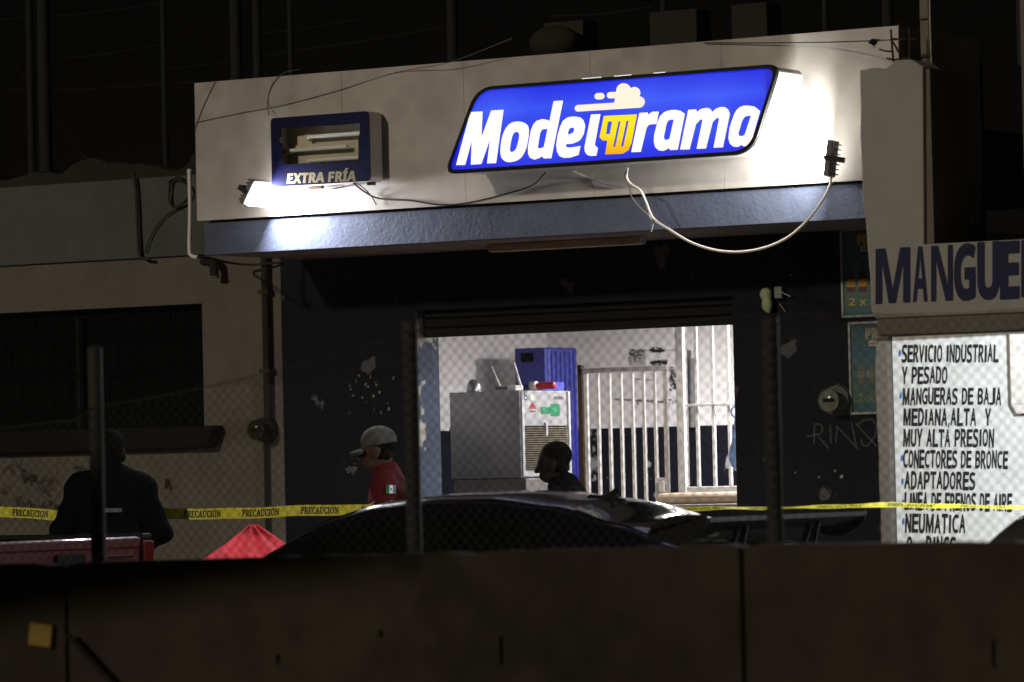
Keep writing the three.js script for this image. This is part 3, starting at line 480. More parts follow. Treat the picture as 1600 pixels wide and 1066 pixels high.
// ------------------------------------------------------------ left building
{
  const LX = -9, b = thing('left_building', 'dim plastered building with grey green parapet band and dark window', 'building', [-4.5, 0.13, 0]);
  const wx0 = -7.2, wx1 = -2.43, wy0 = 1.81, wy1 = 2.68;
  wpart(b, 'wall', [box(LX, wx0, 0.13, 3.0, -0.25, 0), box(wx1, -1.787, 0.13, 3.0, -0.25, 0), box(wx0, wx1, wy1, 3.0, -0.25, 0), box(wx0, wx1, 0.13, wy0, -0.25, 0)], M.leftWall);
  wpart(b, 'parapet_band', box(LX, -1.7, 3.002, 3.54, -0.25, 0.03, 0.008), M.leftBand, 'grey green painted band');
  wpart(b, 'roof', box(LX, -1.787, 3.3, 3.5, -6, -0.252), M.darkConcrete);
  wpart(b, 'window_frame', [box(wx0, wx1, wy0, wy0 + 0.05, -0.2, -0.14), box(wx0, wx1, wy1 - 0.05, wy1, -0.2, -0.14), box(wx1 - 0.05, wx1, wy0 + 0.05, wy1 - 0.05, -0.2, -0.14), box(-3.6, -3.55, wy0 + 0.05, wy1 - 0.05, -0.2, -0.14), box(-4.8, -4.75, wy0 + 0.05, wy1 - 0.05, -0.2, -0.14)], M.black);
  wpart(b, 'window_pane', box(wx0, wx1, wy0, wy1, -0.185, -0.18), M.darkGlass);
  const gr = []; for (let x = wx0 + 0.12; x < wx1; x += 0.14) gr.push(bar(V(x, wy0, -0.06), V(x, wy1, -0.06), 0.006, 5)); for (const y of [2.0, 2.25, 2.5]) gr.push(bar(V(wx0, y, -0.06), V(wx1, y, -0.06), 0.006, 5));
  wpart(b, 'window_grille', gr, M.uniform);
  wpart(b, 'window_sill', extrude(poly([[wx0 - 0.1, 1.72], [wx1 + 0.1, 1.72], [wx1 + 0.14, 1.83], [wx1 + 0.15, 1.835], [wx1 + 0.15, 1.862], [wx0 - 0.1, 1.862]]), -0.1, 0.12, 0.004), M.nearBlack);
  wpart(b, 'inner_wall', box(wx0, wx1, 1.6, 2.9, -0.9, -0.8), M.black);
  // ragged brown upstand on the roof
  const top = []; for (let i = 0; i <= 110; i++) { const x = -9 + i * 7.2 / 110; top.push([x, 3.67 + 0.035 * Math.sin(x * 4.7) + 0.02 * Math.sin(x * 13) + 0.035 * rnd() + (x > -2.9 ? 0.05 : 0)]); }
  wpart(b, 'roof_upstand', boxUV(extrude(poly([[-9, 3.5], ...top, [-1.8, 3.5]].reverse()), -0.75, -0.5, 0.01)), M.brown);
  const gx0 = -4.2, gx1 = -3.35, gy0 = 1.2, gy1 = 1.68;
  const tex = canvasTex(640, 360, (c, w, h) => { c.lineCap = 'round'; for (let i = 0; i < 46; i++) { c.strokeStyle = `rgba(${rnd() < 0.6 ? '40,38,34' : '110,104,94'},${rr(0.3, 0.7)})`; c.lineWidth = rr(4, 16); c.beginPath(); let x = rr(20, w - 40), y = rr(60, h - 20); c.moveTo(x, y); for (let k = 0; k < 3; k++) { const a = rr(0, 6.3); c.quadraticCurveTo(x + 50 * Math.cos(a), y + 50 * Math.sin(a), x += rr(-60, 60), y += rr(-50, 50)); } c.stroke(); } });
  wpart(b, 'graffiti', new THREE.PlaneGeometry(gx1 - gx0, gy1 - gy0).translate((gx0 + gx1) / 2, (gy0 + gy1) / 2, 0.004), new THREE.MeshStandardMaterial({ map: tex, transparent: true, roughness: 0.95 }));
  const s = W(263, 757, 0.0); wpart(b, 'stain', planarUV(new THREE.CircleGeometry(0.05, 9).translate(s.x, s.y, 0.004), s.x - 0.05, s.y - 0.05, s.x + 0.05, s.y + 0.05), new THREE.MeshStandardMaterial({ map: canvasTex(64, 64, (c) => { c.fillStyle = 'rgba(45,22,16,0.9)'; for (let i = 0; i < 16; i++) { c.beginPath(); c.ellipse(rr(14, 50), rr(14, 50), rr(3, 9), rr(3, 9), 0, 0, 7); c.fill(); } }), transparent: true, roughness: 1 }));
}
{
  const t = thing('conduit_pipe', 'brown vertical conduit running down left wall into an old meter box', 'pipe', [-1.87, 0.13, 0]);
  wpart(t, 'pipe', [bar(V(-1.885, 1.9, 0.035), V(-1.885, 2.99, 0.035), 0.028), bar(V(-1.915, 0.6, 0.03), V(-1.915, 1.75, 0.03), 0.014)], M.brown);
  for (const y of [2.72, 2.2]) wpart(t, 'clamp', box(-1.925, -1.845, y, y + 0.025, 0.002, 0.07), M.rust);
}
meterThing('dull brown round meter at the foot of conduit on left wall', V(-1.915, 1.824, 0), 0.08, true);
{
  const t = thing('vent_elbow', 'short dark pipe elbow poking out of left wall below the parapet band', 'pipe', [-2.3, 2.9, 0]);
  wpart(t, 'elbow', tube([W(318, 408, 0.0), W(326, 408, 0.05), W(333, 413, 0.09), W(335, 432, 0.09)], 0.03, 20, 10), M.brown);
  wpart(t, 'lip', new THREE.TorusGeometry(0.031, 0.007, 6, 16).rotateX(Math.PI / 2).translate(W(335, 433, 0.09).x, W(335, 433, 0.09).y, 0.09), M.dimCream);
}
{
  const t = thing('white_conduit', 'thin white conduit with a bent foot beside left end of fascia', 'pipe', [-1.7, 2.92, 0.95]);
  wpart(t, 'tube', tube([W(296, 268, 0.98), W(297, 330, 0.98), W(296, 385, 0.98), W(297, 397, 0.98), W(302, 401, 0.98), W(309, 402, 0.98)], 0.014, 60, 8), M.whitePlastic);
  wpart(t, 'cap', new THREE.SphereGeometry(0.018, 10, 8).translate(W(296, 268, 0.98).x, W(296, 268, 0.98).y, 0.98), M.whitePlastic);
}
cable('thick dark cable hanging down grey green band', [[208, 270, 0.06], [211, 285, 0.06], [214, 330, 0.06], [216, 375, 0.06], [220, 402, 0.06], [235, 405, 0.06]], 0.012, M.wireDark);
{
  const c0 = W(279, 301, 0.06), pts = []; for (let i = 0; i <= 44; i++) { const a = i / 44 * Math.PI * 4.4 + 1.2, r = 0.085 + 0.012 * Math.sin(i * 0.9); pts.push(V(c0.x + r * Math.cos(a) * 1.05, c0.y + r * Math.sin(a) * 1.1, 0.05 + i * 0.0005)); }
  single('cable_coil', tube(pts, 0.006, 160, 5), M.wireDark, 'coiled dark cable hanging on the grey green band near white conduit', 'cable');
}
cable('faint wire sloping up the band from thick dark cable to the coil', [[226, 395, 0.05], [238, 365, 0.05], [258, 338, 0.05], [290, 320, 0.05]], 0.005, M.wireDark);
cable('dark wire strung from white conduit foot to the navy wall', [[300, 402, 0.9], [330, 404, 0.5], [360, 411, 0.2], [390, 414, 0.1], [420, 412, 0.06], [440, 410, 0.02]], 0.008, M.wireDark);

// posts and blocks on the roofs
const postSpots = [[72, 252, 4.6, 0.05, 'grey post on the left roof, leftmost and nearest of the roof posts'], [48, 150, 4.6, 0.03, 'faint thin post behind the leftmost roof post'], [259, 240, 4.6, 0.022, 'thin rod standing on left roof between the two thicker posts'], [370, 120, 4.9, 0.045, 'grey post rising behind fascia corner above unlit sign'], [403, 118, 4.9, 0.034, 'fainter post just right of the post above the unlit sign'], [455, 114, 4.9, 0.02, 'thin rod behind fascia, second right of the post above unlit sign'], [708, 92, 4.9, 0.04, 'grey post rising behind fascia left of the lit sign'], [1037, 30, 4.9, 0.022, 'thin rod standing above the middle roof block'], [1290, 46, 4.9, 0.02, 'thin rod behind the fascia right end'], [1388, 42, 4.9, 0.04, 'dim post behind the fascia right corner']];
postSpots.forEach(([x, y, h, r, label], i) => {
  const p = W(x, y, -1.2), t = thing('roof_post', label, 'post', [p.x, 3.5, -1.2], 0);
  part(t, 'shaft', new THREE.CylinderGeometry(r * 0.85, r, 2.4, 12).translate(0, 1.2, 0), M.galvDark);
  part(t, 'base_plate', box(-r * 2, r * 2, 0.0, 0.02, -r * 2, r * 2), M.rust);
});
const wires = [[[0, 30], [250, 5]], [[40, 95], [250, 70]], [[0, 70], [160, 280]], [[240, 110], [520, 70]], [[0, 140], [300, 128]], [[370, 55], [560, 30]], [[403, 85], [700, 40]], [[860, 25], [1020, 10]]];
wires.forEach(([a, b], i) => { const m = [(a[0] + b[0]) / 2, (a[1] + b[1]) / 2 + 4]; single('guy_wire', tube([W(...a, -1.25), W(...m, -1.25), W(...b, -1.25)], 0.002, 20, 4), M.guy, ['uppermost faint wire at the left roof edge of the picture', 'faint wire second from top at upper left', 'slanting stay wire crossing the leftmost roof post', 'faint wire rising above the fascia left corner', 'faint level wire above left roof upstand', 'short wire between the roof posts above unlit sign', 'long wire rising from roof posts towards the lit sign', 'short faint wire above the leftmost roof block'][i], 'wire'); });
for (const [x0, x1, y0, y1, label, lump] of [[850, 925, 82, 38, 'dim concrete block with a rounded lump on roof left of the others', 1], [1015, 1102, 68, 20, 'dim square concrete block in the middle of roof row', 0], [1143, 1212, 52, 10, 'dim square concrete block at the right of roof row', 0]]) {
  const a = W(x0, y0, -0.7), b = W(x1 - 14, y1, -0.7), t = thing('roof_block', label, 'concrete block', [(a.x + b.x) / 2, 3.5, -0.8]);
  wpart(t, 'block', box(a.x, b.x, 3.5, b.y + 0.03, -0.9, -0.7, 0.01), M.brown);
  if (lump) wpart(t, 'lump', nets(field([ell([a.x + 0.14, a.y + 0.05, -0.6], [0.18, 0.11, 0.1])], 0.02), [a.x - 0.1, 3.9, -0.75], [a.x + 0.4, 4.6, -0.45], 0.02), M.brown);
}

// ------------------------------------------------------------ right building
{
  const b = thing('right_building', 'bare plastered building with painted lettering and a broken pier top', 'building', [4.6, 0.13, 1.3]);
  const Z = 1.4, P = (x, y, z = Z) => { const p = W(x, y, z); return [p.x, p.y]; };
  // pier with a ragged outline, then the lettered band
  const rag = [[1343, 110], [1350, 108], [1362, 107], [1372, 105], [1383, 107], [1392, 100], [1398, 95], [1408, 95], [1418, 93], [1427, 95], [1436, 100], [1442, 104]].map(([x, y]) => P(x, y + rr(-1.5, 1.5)));
  const left = []; for (let i = 0; i <= 16; i++) { const y = 845 - i * 45, x = [1343, 1344, 1345, 1346, 1348, 1352, 1357, 1360, 1362, 1365, 1367, 1368, 1370, 1371, 1372, 1374, 1375][16 - i]; const p = P(x, y); left.push([p[0] + rr(-0.006, 0.006), p[1]]); }
  const PX1 = 3.64;
  const pier = poly([[8, 2.335], [8, 2.745], [PX1, 2.745], ...rag.slice().reverse(), ...left.slice(6).reverse().filter((p) => p[1] < 3.7 && p[1] > 2.34), [3.32, 2.335]].map((p) => p));
  wpart(b, 'pier', boxUV(extrude(pier, 1.16, Z, 0.008)), M.rightWall, 'bare plaster pier with crumbled top');
  wpart(b, 'shade_band_foot', box(3.326, 8, 2.238, 2.333, 1.17, Z + 0.004, 0.012), M.rightDark);  // shade along the lower edge of the band, painted as a darker colour
  const lp = left.slice(0, 7).filter((p) => p[1] < 2.2);
  wpart(b, 'side_strip', boxUV(extrude(poly([[3.398, 0.13], [3.398, 2.236], [3.32, 2.236], ...lp.slice().reverse(), [3.31, 0.13]]), 0.6, Z, 0.012)), M.rightDark);  // darker plaster makes this strip read unlit beside the lit wall
  wpart(b, 'lower_wall', box(3.4, 8, 0.13, 2.236, 1.0, 1.36, 0.004), plaster([0.72, 0.74, 0.74], { amp: 0.1, streak: 0.3, share: 0.18, stain: [0.5, 0.51, 0.5], s: 87, bump: 0.006 }), 'white painted wall with black lettering');
  wpart(b, 'pier_side', box(PX1 + 0.001, PX1 + 0.05, 2.746, 3.74, 0.9, Z - 0.03), M.rightDark);
  wpart(b, 'rear_wall', [box(3.7, 8, 2.2, 5.2, -0.6, -0.4), box(3.4, 3.7, 3.9, 5.2, -0.6, -0.4)], M.darkConcrete);
  wpart(b, 'ledge_floor', box(3.7, 8, 2.24, 2.33, -0.398, 1.158), M.darkConcrete);
  wpart(b, 'far_pier', box(4.262, 4.6, 2.746, 5.0, 1.0, Z - 0.02, 0.01), M.rightDark);
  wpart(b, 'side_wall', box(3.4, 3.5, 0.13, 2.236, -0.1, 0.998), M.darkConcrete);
  // lettering
  const x0 = 3.3, x1 = 4.75, y0 = 2.34, y1 = 2.745;
  const big = canvasTex(2048, 560, (c, w, h) => { photoSpace(c, w, h, x0, y0, x1, y1, Z, 1366, 384, 1); c.fillStyle = '#12143c'; c.strokeStyle = '#12143c'; c.transform(1, -0.056, 0, 1, 0, 0);
    for (const [ch, a, b] of [['M', 3, 57], ['A', 61, 84], ['N', 89.5, 123], ['G', 125, 157], ['U', 161, 194], ['E', 196, 224], ['R', 228, 258], ['A', 262, 288], ['S', 292, 320]]) fitText(c, ch, a, 5.5 + rr(-0.6, 0.6), b, 91 + rr(-0.6, 0.6), 'bold 100px sans-serif', ch === 'A' || ch === 'N' || ch === 'M' ? 1 : 4, true);
    c.setTransform(1, 0, 0, 1, 0, 0); c.globalCompositeOperation = 'destination-out'; for (let i = 0; i < 500; i++) { c.fillStyle = `rgba(0,0,0,${rr(0.05, 0.3)})`; c.beginPath(); c.ellipse(rr(0, w), rr(0, h), rr(2, 24), rr(1, 6), rr(-1, 1), 0, 7); c.fill(); } });
  wpart(b, 'large_lettering', planarUV(new THREE.PlaneGeometry(x1 - x0, y1 - y0).translate((x0 + x1) / 2, (y0 + y1) / 2, Z + 0.004), x0, y0, x1, y1), new THREE.MeshStandardMaterial({ map: big, transparent: true, roughness: 0.8 }));
  const u0 = 3.41, u1 = 4.5, v0 = 0.9, v1 = 2.23, ZP = 1.36;
  const small = canvasTex(1640, 2000, (c, w, h) => { photoSpace(c, w, h, u0, v0, u1, v1, ZP, 1410, 540, 1); c.fillStyle = '#141416'; c.strokeStyle = '#141416';
    for (const [t, a0, b0, a1, b1] of [['SERVICIO INDUSTRIAL', 1410, 540, 1561, 566], ['Y PESADO', 1410, 574, 1482, 599], ['MANGUERAS DE BAJA', 1411, 607, 1565, 632], ['MEDIANA,ALTA  Y', 1412, 639, 1549, 664], ['MUY ALTA PRESION', 1412, 671, 1554, 697], ['CONECTORES DE BRONCE', 1412, 704, 1575, 730], ['ADAPTADORES', 1414, 737, 1525, 763], ['LINEA DE FRENOS DE AIRE', 1414, 770, 1581, 796], ['NEUMATICA', 1415, 803, 1510, 831], ['O - RINGS', 1417, 838, 1495, 866]]) {
      c.save(); c.translate(a0 - 1410, b0 - 540); c.transform(1, -0.008, -0.03, 1, 0, 0); let ax = 0; c.font = '100px sans-serif'; const cw = [...t].map((ch) => (ch === ' ' ? 34 : ch === 'I' ? 32 : ch === ',' ? 22 : ch === '-' ? 40 : ch === 'M' ? 72 : 56)), tw = cw.reduce((p, q) => p + q, 0); [...t].forEach((ch, i) => { const k = (a1 - a0) / tw, pad = cw[i] * k * 0.1; if (ch === ',') fitText(c, ch, ax + pad * 2, (b1 - b0) * 0.05, ax + cw[i] * k - pad, b1 - b0); else if (ch === '-') c.fillRect(ax + pad, (b1 - b0) * 0.5, cw[i] * k * 0.6, 3); else if (ch === 'I') c.fillRect(ax + cw[i] * k * 0.5 - 1.6, rr(-0.6, 0.6), 3.2, b1 - b0 + rr(-0.6, 0.8)); else if (ch !== ' ') fitText(c, ch, ax + pad, rr(-0.7, 0.7), ax + cw[i] * k - pad, b1 - b0 + rr(-0.8, 0.8), '100px sans-serif', 7, true); ax += cw[i] * k; }); c.restore(); }
    c.setTransform(1, 0, 0, 1, 0, 0); c.globalCompositeOperation = 'destination-out'; for (let i = 0; i < 900; i++) { c.fillStyle = `rgba(0,0,0,${rr(0.05, 0.35)})`; c.beginPath(); c.ellipse(rr(0, w), rr(0, h), rr(2, 26), rr(1, 7), rr(-1, 1), 0, 7); c.fill(); } c.globalCompositeOperation = 'source-over'; photoSpace(c, w, h, u0, v0, u1, v1, ZP, 1410, 540, 1);
    c.fillStyle = '#3a72d8'; for (const y of [552, 619, 716, 752, 785, 815]) { c.beginPath(); c.ellipse(-3.2 + (y - 552) * 0.02, y - 540, 1.7, 5, 0.1, 0, 7); c.fill(); } });
  wpart(b, 'small_lettering', planarUV(new THREE.PlaneGeometry(u1 - u0, v1 - v0).translate((u0 + u1) / 2, (v0 + v1) / 2, ZP + 0.004), u0, v0, u1, v1), new THREE.MeshStandardMaterial({ map: small, transparent: true, roughness: 0.8 }));
}
{ // bars poking out of the crumbled pier
  const t = thing('bent_rods', 'rusty reinforcing rods sticking up from the crumbled pier top', 'rods', [3.5, 3.72, 1.3]);
  for (const [x0, y0, x1, y1] of [[1396, 96, 1392, 46], [1406, 96, 1405, 36], [1422, 95, 1421, 44], [1405, 82, 1393, 62]]) wpart(t, 'rod', bar(W(x0, y0, 1.3), W(x1, y1, 1.3), 0.006, 6), M.rust);
  for (const pts of [[[1374, 77], [1385, 80], [1396, 80]], [[1392, 60], [1410, 61], [1432, 61]], [[1386, 91], [1397, 93], [1406, 92]], [[1406, 94], [1418, 90], [1424, 93]]]) wpart(t, 'tie', tube(pts.map(([x, y]) => W(x, y, 1.31)), 0.005, 12, 5), M.rust);
}
{
  const p = W(1437, 200, 1.1), t = thing('corner_post', 'tall grey post behind the crumbled pier with wire ties', 'post', [p.x + 0.02, 2.34, 1.02]);
  part(t, 'shaft', box(-0.028, 0.028, 0, 2.4, -0.028, 0.028, 0.006), M.rightDark);
  for (const y of [1.25, 1.5, 1.72, 1.95]) part(t, 'tie', new THREE.TorusGeometry(0.041, 0.004, 5, 16).rotateX(Math.PI / 2).translate(0, y, 0), M.rust);
  part(t, 'rod', tube([V(0.05, 0.4, 0.045), V(0.055, 1.0, 0.045), V(0.048, 1.6, 0.045), V(0.05, 2.4, 0.045)], 0.006, 30, 5), M.wireGrey);
}
{
  const t = thing('meter_cabinet', 'white metal cabinet on the lettered wall at right edge', 'cabinet', [W(1577, 560, 1.42).x + 0.135, 1.8, 1.36]);
  part(t, 'body', boxUV(extrude(poly([[-0.13, 0.02], [-0.1, -0.03], [0.16, -0.03], [0.19, 0.02], [0.19, 0.42], [-0.13, 0.42]]), 0.004, 0.06, 0.004)), M.whiteMetal);
  part(t, 'door', box(-0.126, 0.186, 0.024, 0.416, 0.061, 0.068, 0.002), M.whiteMetal); part(t, 'latch', box(0.12, 0.14, 0.2, 0.25, 0.069, 0.08), M.grey);
}
{ // added lamp, unseen off to the right, shaped to light the lettered wall
  const Y = 2.245, t = thing('added_lamp', 'added unseen lamp with a flat shade that lights the lettered wall', 'lamp', [5.5, Y + 0.25, 1.4]);
  wpart(t, 'arm', bar(V(5.5, Y + 0.2, 1.4), V(5.5, Y + 0.2, 3.1), 0.02), M.galv); wpart(t, 'stay', bar(V(5.5, Y + 0.7, 1.4), V(5.5, Y + 0.22, 2.6), 0.012), M.galv); wpart(t, 'wall_plate', box(5.4, 5.6, Y + 0.1, Y + 0.74, 1.402, 1.42), M.galv);
  wpart(t, 'shade', new THREE.LatheGeometry([[0.02, 0.16], [0.06, 0.15], [0.08, 0.07], [0.26, 0.035], [0.262, 0.028], [0.08, 0.06]].map(([x, y]) => new THREE.Vector2(x, y)), 28).translate(5.5, Y, 3.1), M.galv);
  wpart(t, 'bulb', new THREE.SphereGeometry(0.05, 16, 12).translate(5.5, Y + 0.02, 3.1), new THREE.MeshStandardMaterial({ color: 0xffffff, emissive: new THREE.Color(0.93, 0.97, 1), emissiveIntensity: 4 }));
  const l = new THREE.SpotLight(new THREE.Color(0.93, 0.98, 1), 27, 0, 1.556, 0, 2); l.position.set(0, -0.25, 1.7); l.target.position.set(0, -2, 1.7); l.shadow.radius = 0.3; l.castShadow = true; t.add(l, l.target);
}

// ------------------------------------------------------------ inside the shop
{
  const t = thing('ice_machine', 'grey steel ice machine with side grille and stickers inside the doorway', 'ice machine', [-0.85, 0.14, -1.31]);
  const x0 = -1.13, x1 = -0.575, y0 = 1.47, y1 = 2.05, z0 = -1.63, z1 = -1.0;
  wpart(t, 'housing', box(x0, x1, y0, y1, z0, z1, 0.006), M.steel); wpart(t, 'bin', box(x0 + 0.01, x1 + 0.03, 0.3, y0 - 0.004, z0 - 0.02, z1 - 0.01, 0.01), M.steelDark);
  for (const [x, z] of [[x0 + 0.05, z0 + 0.05], [x0 + 0.05, z1 - 0.06], [x1 - 0.03, z0 + 0.05], [x1 - 0.03, z1 - 0.06]]) wpart(t, 'leg', bar(V(x, 0.14, z), V(x, 0.3, z), 0.025), M.steelDark);
  const gz0 = z0 + 0.04, gz1 = z1 - 0.035, gy0 = 1.52, gy1 = 1.815;
  wpart(t, 'grille_recess', box(x1 + 0.0005, x1 + 0.002, gy0, gy1, gz0, gz1), M.black);
  wpart(t, 'edge_trim', [box(x1 + 0.001, x1 + 0.014, y0 + 0.01, y1 - 0.006, z1 - 0.032, z1 - 0.006), box(x1 + 0.001, x1 + 0.014, y0 + 0.01, y1 - 0.006, z0 + 0.008, z0 + 0.03), box(x1 + 0.001, x1 + 0.012, y0 + 0.008, y0 + 0.04, z0 + 0.031, z1 - 0.033), box(x1 + 0.002, x1 + 0.016, gy0 + 0.23, gy1 + 0.02, (gz0 + gz1) / 2 - 0.01, (gz0 + gz1) / 2 + 0.01)], mat(0.62, 0.62, 0.63, 0.35, 0.4));
  const sl = []; for (let i = 0; i < 19; i++) { const y = gy0 + 0.008 + i * (gy1 - gy0 - 0.01) / 19; sl.push(box(x1 + 0.0025, x1 + 0.009, y, y + 0.005, gz0 + 0.004, gz1 - 0.004)); }
  const slm = wpart(t, 'grille', sl, mat(0.2, 0.17, 0.11, 0.6)); slm.userData.kind = 'stuff';
  const tex = canvasTex(512, 220, (c, w, h) => { // stickers, read from the side: left edge of the picture is the near edge
    c.clearRect(0, 0, w, h); const X = (px) => (px - 815) / 76 * w, Y = (py) => (py - 612) / 52 * h;
    c.fillStyle = '#27506e'; c.beginPath(); c.arc(X(821), Y(622), 20, 0, 7); c.fill(); c.fillStyle = '#c9d8e0'; c.fillRect(X(820), Y(620), 14, 18);
    c.fillStyle = '#d8d2c6'; c.beginPath(); c.ellipse(X(831), Y(621), 24, 22, 0.3, 0, 7); c.fill(); c.fillStyle = '#b03038'; c.beginPath(); c.moveTo(X(832), Y(628)); c.lineTo(X(826), Y(640)); c.lineTo(X(839), Y(640)); c.fill(); c.fillStyle = '#57262a'; c.fillRect(X(829), Y(634), 44, 10); c.fillRect(X(827), Y(643), 70, 8);
    c.fillStyle = '#13744c'; c.fillRect(X(846), Y(637), 130, 46); c.fillRect(X(862), Y(632), 105, 82); c.fillStyle = '#3a9c76'; for (let i = 0; i < 14; i++) c.fillRect(X(rr(848, 876)), Y(rr(636, 648)), rr(6, 18), 4);
    c.fillStyle = '#3a3a3a'; c.fillRect(X(868), Y(620), 105, 20); c.fillStyle = '#8a8a88'; for (let i = 0; i < 7; i++) c.fillRect(X(870) + i * 13, Y(622), 7, 10);
    for (let i = 0; i < 40; i++) { c.fillStyle = `rgba(60,58,55,${rr(0.1, 0.4)})`; c.fillRect(rr(0, w), rr(0, h), rr(2, 26), rr(1, 4)); }
  });
  const sg = new THREE.PlaneGeometry(z1 - z0 - 0.05, 0.215).rotateY(Math.PI / 2).translate(x1 + 0.003, 1.935, (z0 + z1) / 2);
  wpart(t, 'stickers', sg, new THREE.MeshStandardMaterial({ map: tex, transparent: true, roughness: 0.5 }));
  wpart(t, 'power_cord', tube([V(x0 - 0.004, 1.85, z1 - 0.1), V(x0 - 0.05, 1.82, z1 - 0.1), V(x0 - 0.05, 1.6, z1 - 0.12), V(x0 - 0.02, 1.4, z1 - 0.15)], 0.012, 24, 6), M.black);
}
{
  const x0 = -1.36, x1 = -1.1, z1 = -2.2, z0 = -2.63, t = thing('drinks_cooler', 'tall narrow blue drinks cooler standing behind the ice machine', 'cooler', [(x0 + x1) / 2, 0.14, -2.4]);
  wpart(t, 'cabinet', box(x0, x1 - 0.006, 0.2, 2.37, z0, z1 - 0.05, 0.015), M.blueCooler); wpart(t, 'door', box(x0 + 0.004, x1 - 0.004, 0.4, 2.1, z1 - 0.048, z1, 0.012), M.blueCooler);
  wpart(t, 'header', box(x0 + 0.004, x1 - 0.004, 2.108, 2.368, z1 - 0.048, z1 + 0.006, 0.012), M.blueCooler); wpart(t, 'vent', box(x0 + 0.06, x0 + 0.16, 2.27, 2.335, z1 + 0.0065, z1 + 0.01), M.black);
  for (let i = 0; i < 6; i++) wpart(t, 'rib', box(x1 - 0.0055, x1 + 0.003, 0.4, 2.34, z0 + 0.03 + i * 0.06, z0 + 0.052 + i * 0.06, 0.003), M.blueCooler);
  wpart(t, 'handle', box(x1 - 0.05, x1 - 0.03, 1.0, 1.5, z1 + 0.002, z1 + 0.04, 0.006), M.trim); wpart(t, 'plinth', box(x0 + 0.02, x1 - 0.02, 0.14, 0.2, z0 + 0.05, z1 - 0.07), M.black);
}
{
  const t = thing('router', 'white router with two raised antennas on top of the ice machine', 'router', [W(795, 608, -1.12).x, 2.051, -1.12]);
  part(t, 'body', box(-0.075, 0.085, 0.0, 0.036, -0.05, 0.05, 0.008), M.whitePlastic); part(t, 'front_panel', box(-0.07, 0.02, 0.006, 0.03, 0.0505, 0.053), M.grey);
  part(t, 'antenna', bar(V(-0.075, 0.02, -0.02), V(-0.145, 0.165, -0.02), 0.0075, 8), M.whitePlastic); part(t, 'antenna', bar(V(0.085, 0.02, -0.02), V(0.03, 0.19, -0.02), 0.0095, 8), M.whitePlastic);
}
{
  const p = W(741, 612, -1.1), t = thing('metal_cup', 'small dome of an upturned metal cup at left end of the ice machine top', 'cup', [p.x, 2.051, -1.1]);
  part(t, 'cup', new THREE.LatheGeometry([[0.05, 0], [0.05, 0.02], [0.046, 0.05], [0.032, 0.075], [0.012, 0.085], [0, 0.086]].map(([x, y]) => new THREE.Vector2(x, y)), 24), M.alloy); part(t, 'rim', new THREE.TorusGeometry(0.051, 0.004, 6, 24).rotateX(Math.PI / 2).translate(0, 0.004, 0), M.alloy);
}
{
  const p = W(832, 605, -1.1), t = thing('bottle', 'red bottle with a white cap lying on the ice machine', 'bottle', [p.x, 2.083, -1.14]);
  part(t, 'bottle', new THREE.LatheGeometry([[0, 0], [0.02, 0], [0.024, 0.01], [0.024, 0.1], [0.022, 0.13], [0.016, 0.14]].map(([x, y]) => new THREE.Vector2(x, y)), 20).rotateZ(Math.PI / 2).translate(0.17, -0.006, 0.03), mat(0.45, 0.015, 0.02, 0.35)); part(t, 'cap', new THREE.LatheGeometry([[0, 0], [0.027, 0], [0.03, 0.012], [0.028, 0.05], [0, 0.05]].map(([x, y]) => new THREE.Vector2(x, y)), 18).rotateZ(Math.PI / 2).translate(0.03, -0.002, 0.03), M.whitePlastic);
}
{
  const t = thing('blue_carton', 'small flat blue carton on the ice machine beside the red bottle', 'carton', [-0.6, 2.051, -1.42]);
  part(t, 'carton', box(-0.08, 0.02, 0.0, 0.055, -0.16, 0.12, 0.004), mat(0.06, 0.07, 0.6, 0.45)); part(t, 'flap', box(-0.075, 0.0215, 0.0555, 0.058, -0.15, 0.0), mat(0.06, 0.07, 0.5, 0.45));
}
{ // swung gate
  const t = thing('barred_gate', 'white barred gate standing half open inside the doorway', 'gate', [-0.02, 0.14, -0.9]);
  const X = [917, 935.5, 953.5, 971.5, 989.5, 1007, 1024.5, 1041].map((x) => W(x, 650, -0.9).x), top = 2.17;
  for (const [i, x] of X.entries()) wpart(t, 'bar', box(x - (i % 7 ? 0.0105 : 0.014), x + (i % 7 ? 0.0105 : 0.014), 0.3, top - 0.026, -0.912, -0.888, 0.003), M.barPaint);
  wpart(t, 'top_rail', box(X[0] - 0.018, X[7] + 0.018, top - 0.025, top + 0.006, -0.916, -0.884, 0.003), M.barPaint); wpart(t, 'bottom_rail', box(X[0] - 0.018, X[7] + 0.018, 0.268, 0.299, -0.916, -0.884, 0.003), M.barPaint);
  wpart(t, 'hinge_post', box(X[0] - 0.06, X[0] - 0.03, 0.14, 2.2, -0.93, -0.89, 0.003), M.rust);
  wpart(t, 'latch', [box(X[6] + 0.012, X[7] - 0.015, 1.435, 1.452, -0.91, -0.89), box(X[6] + 0.02, X[6] + 0.062, 1.355, 1.432, -0.925, -0.88, 0.004)], M.barPaint);
}
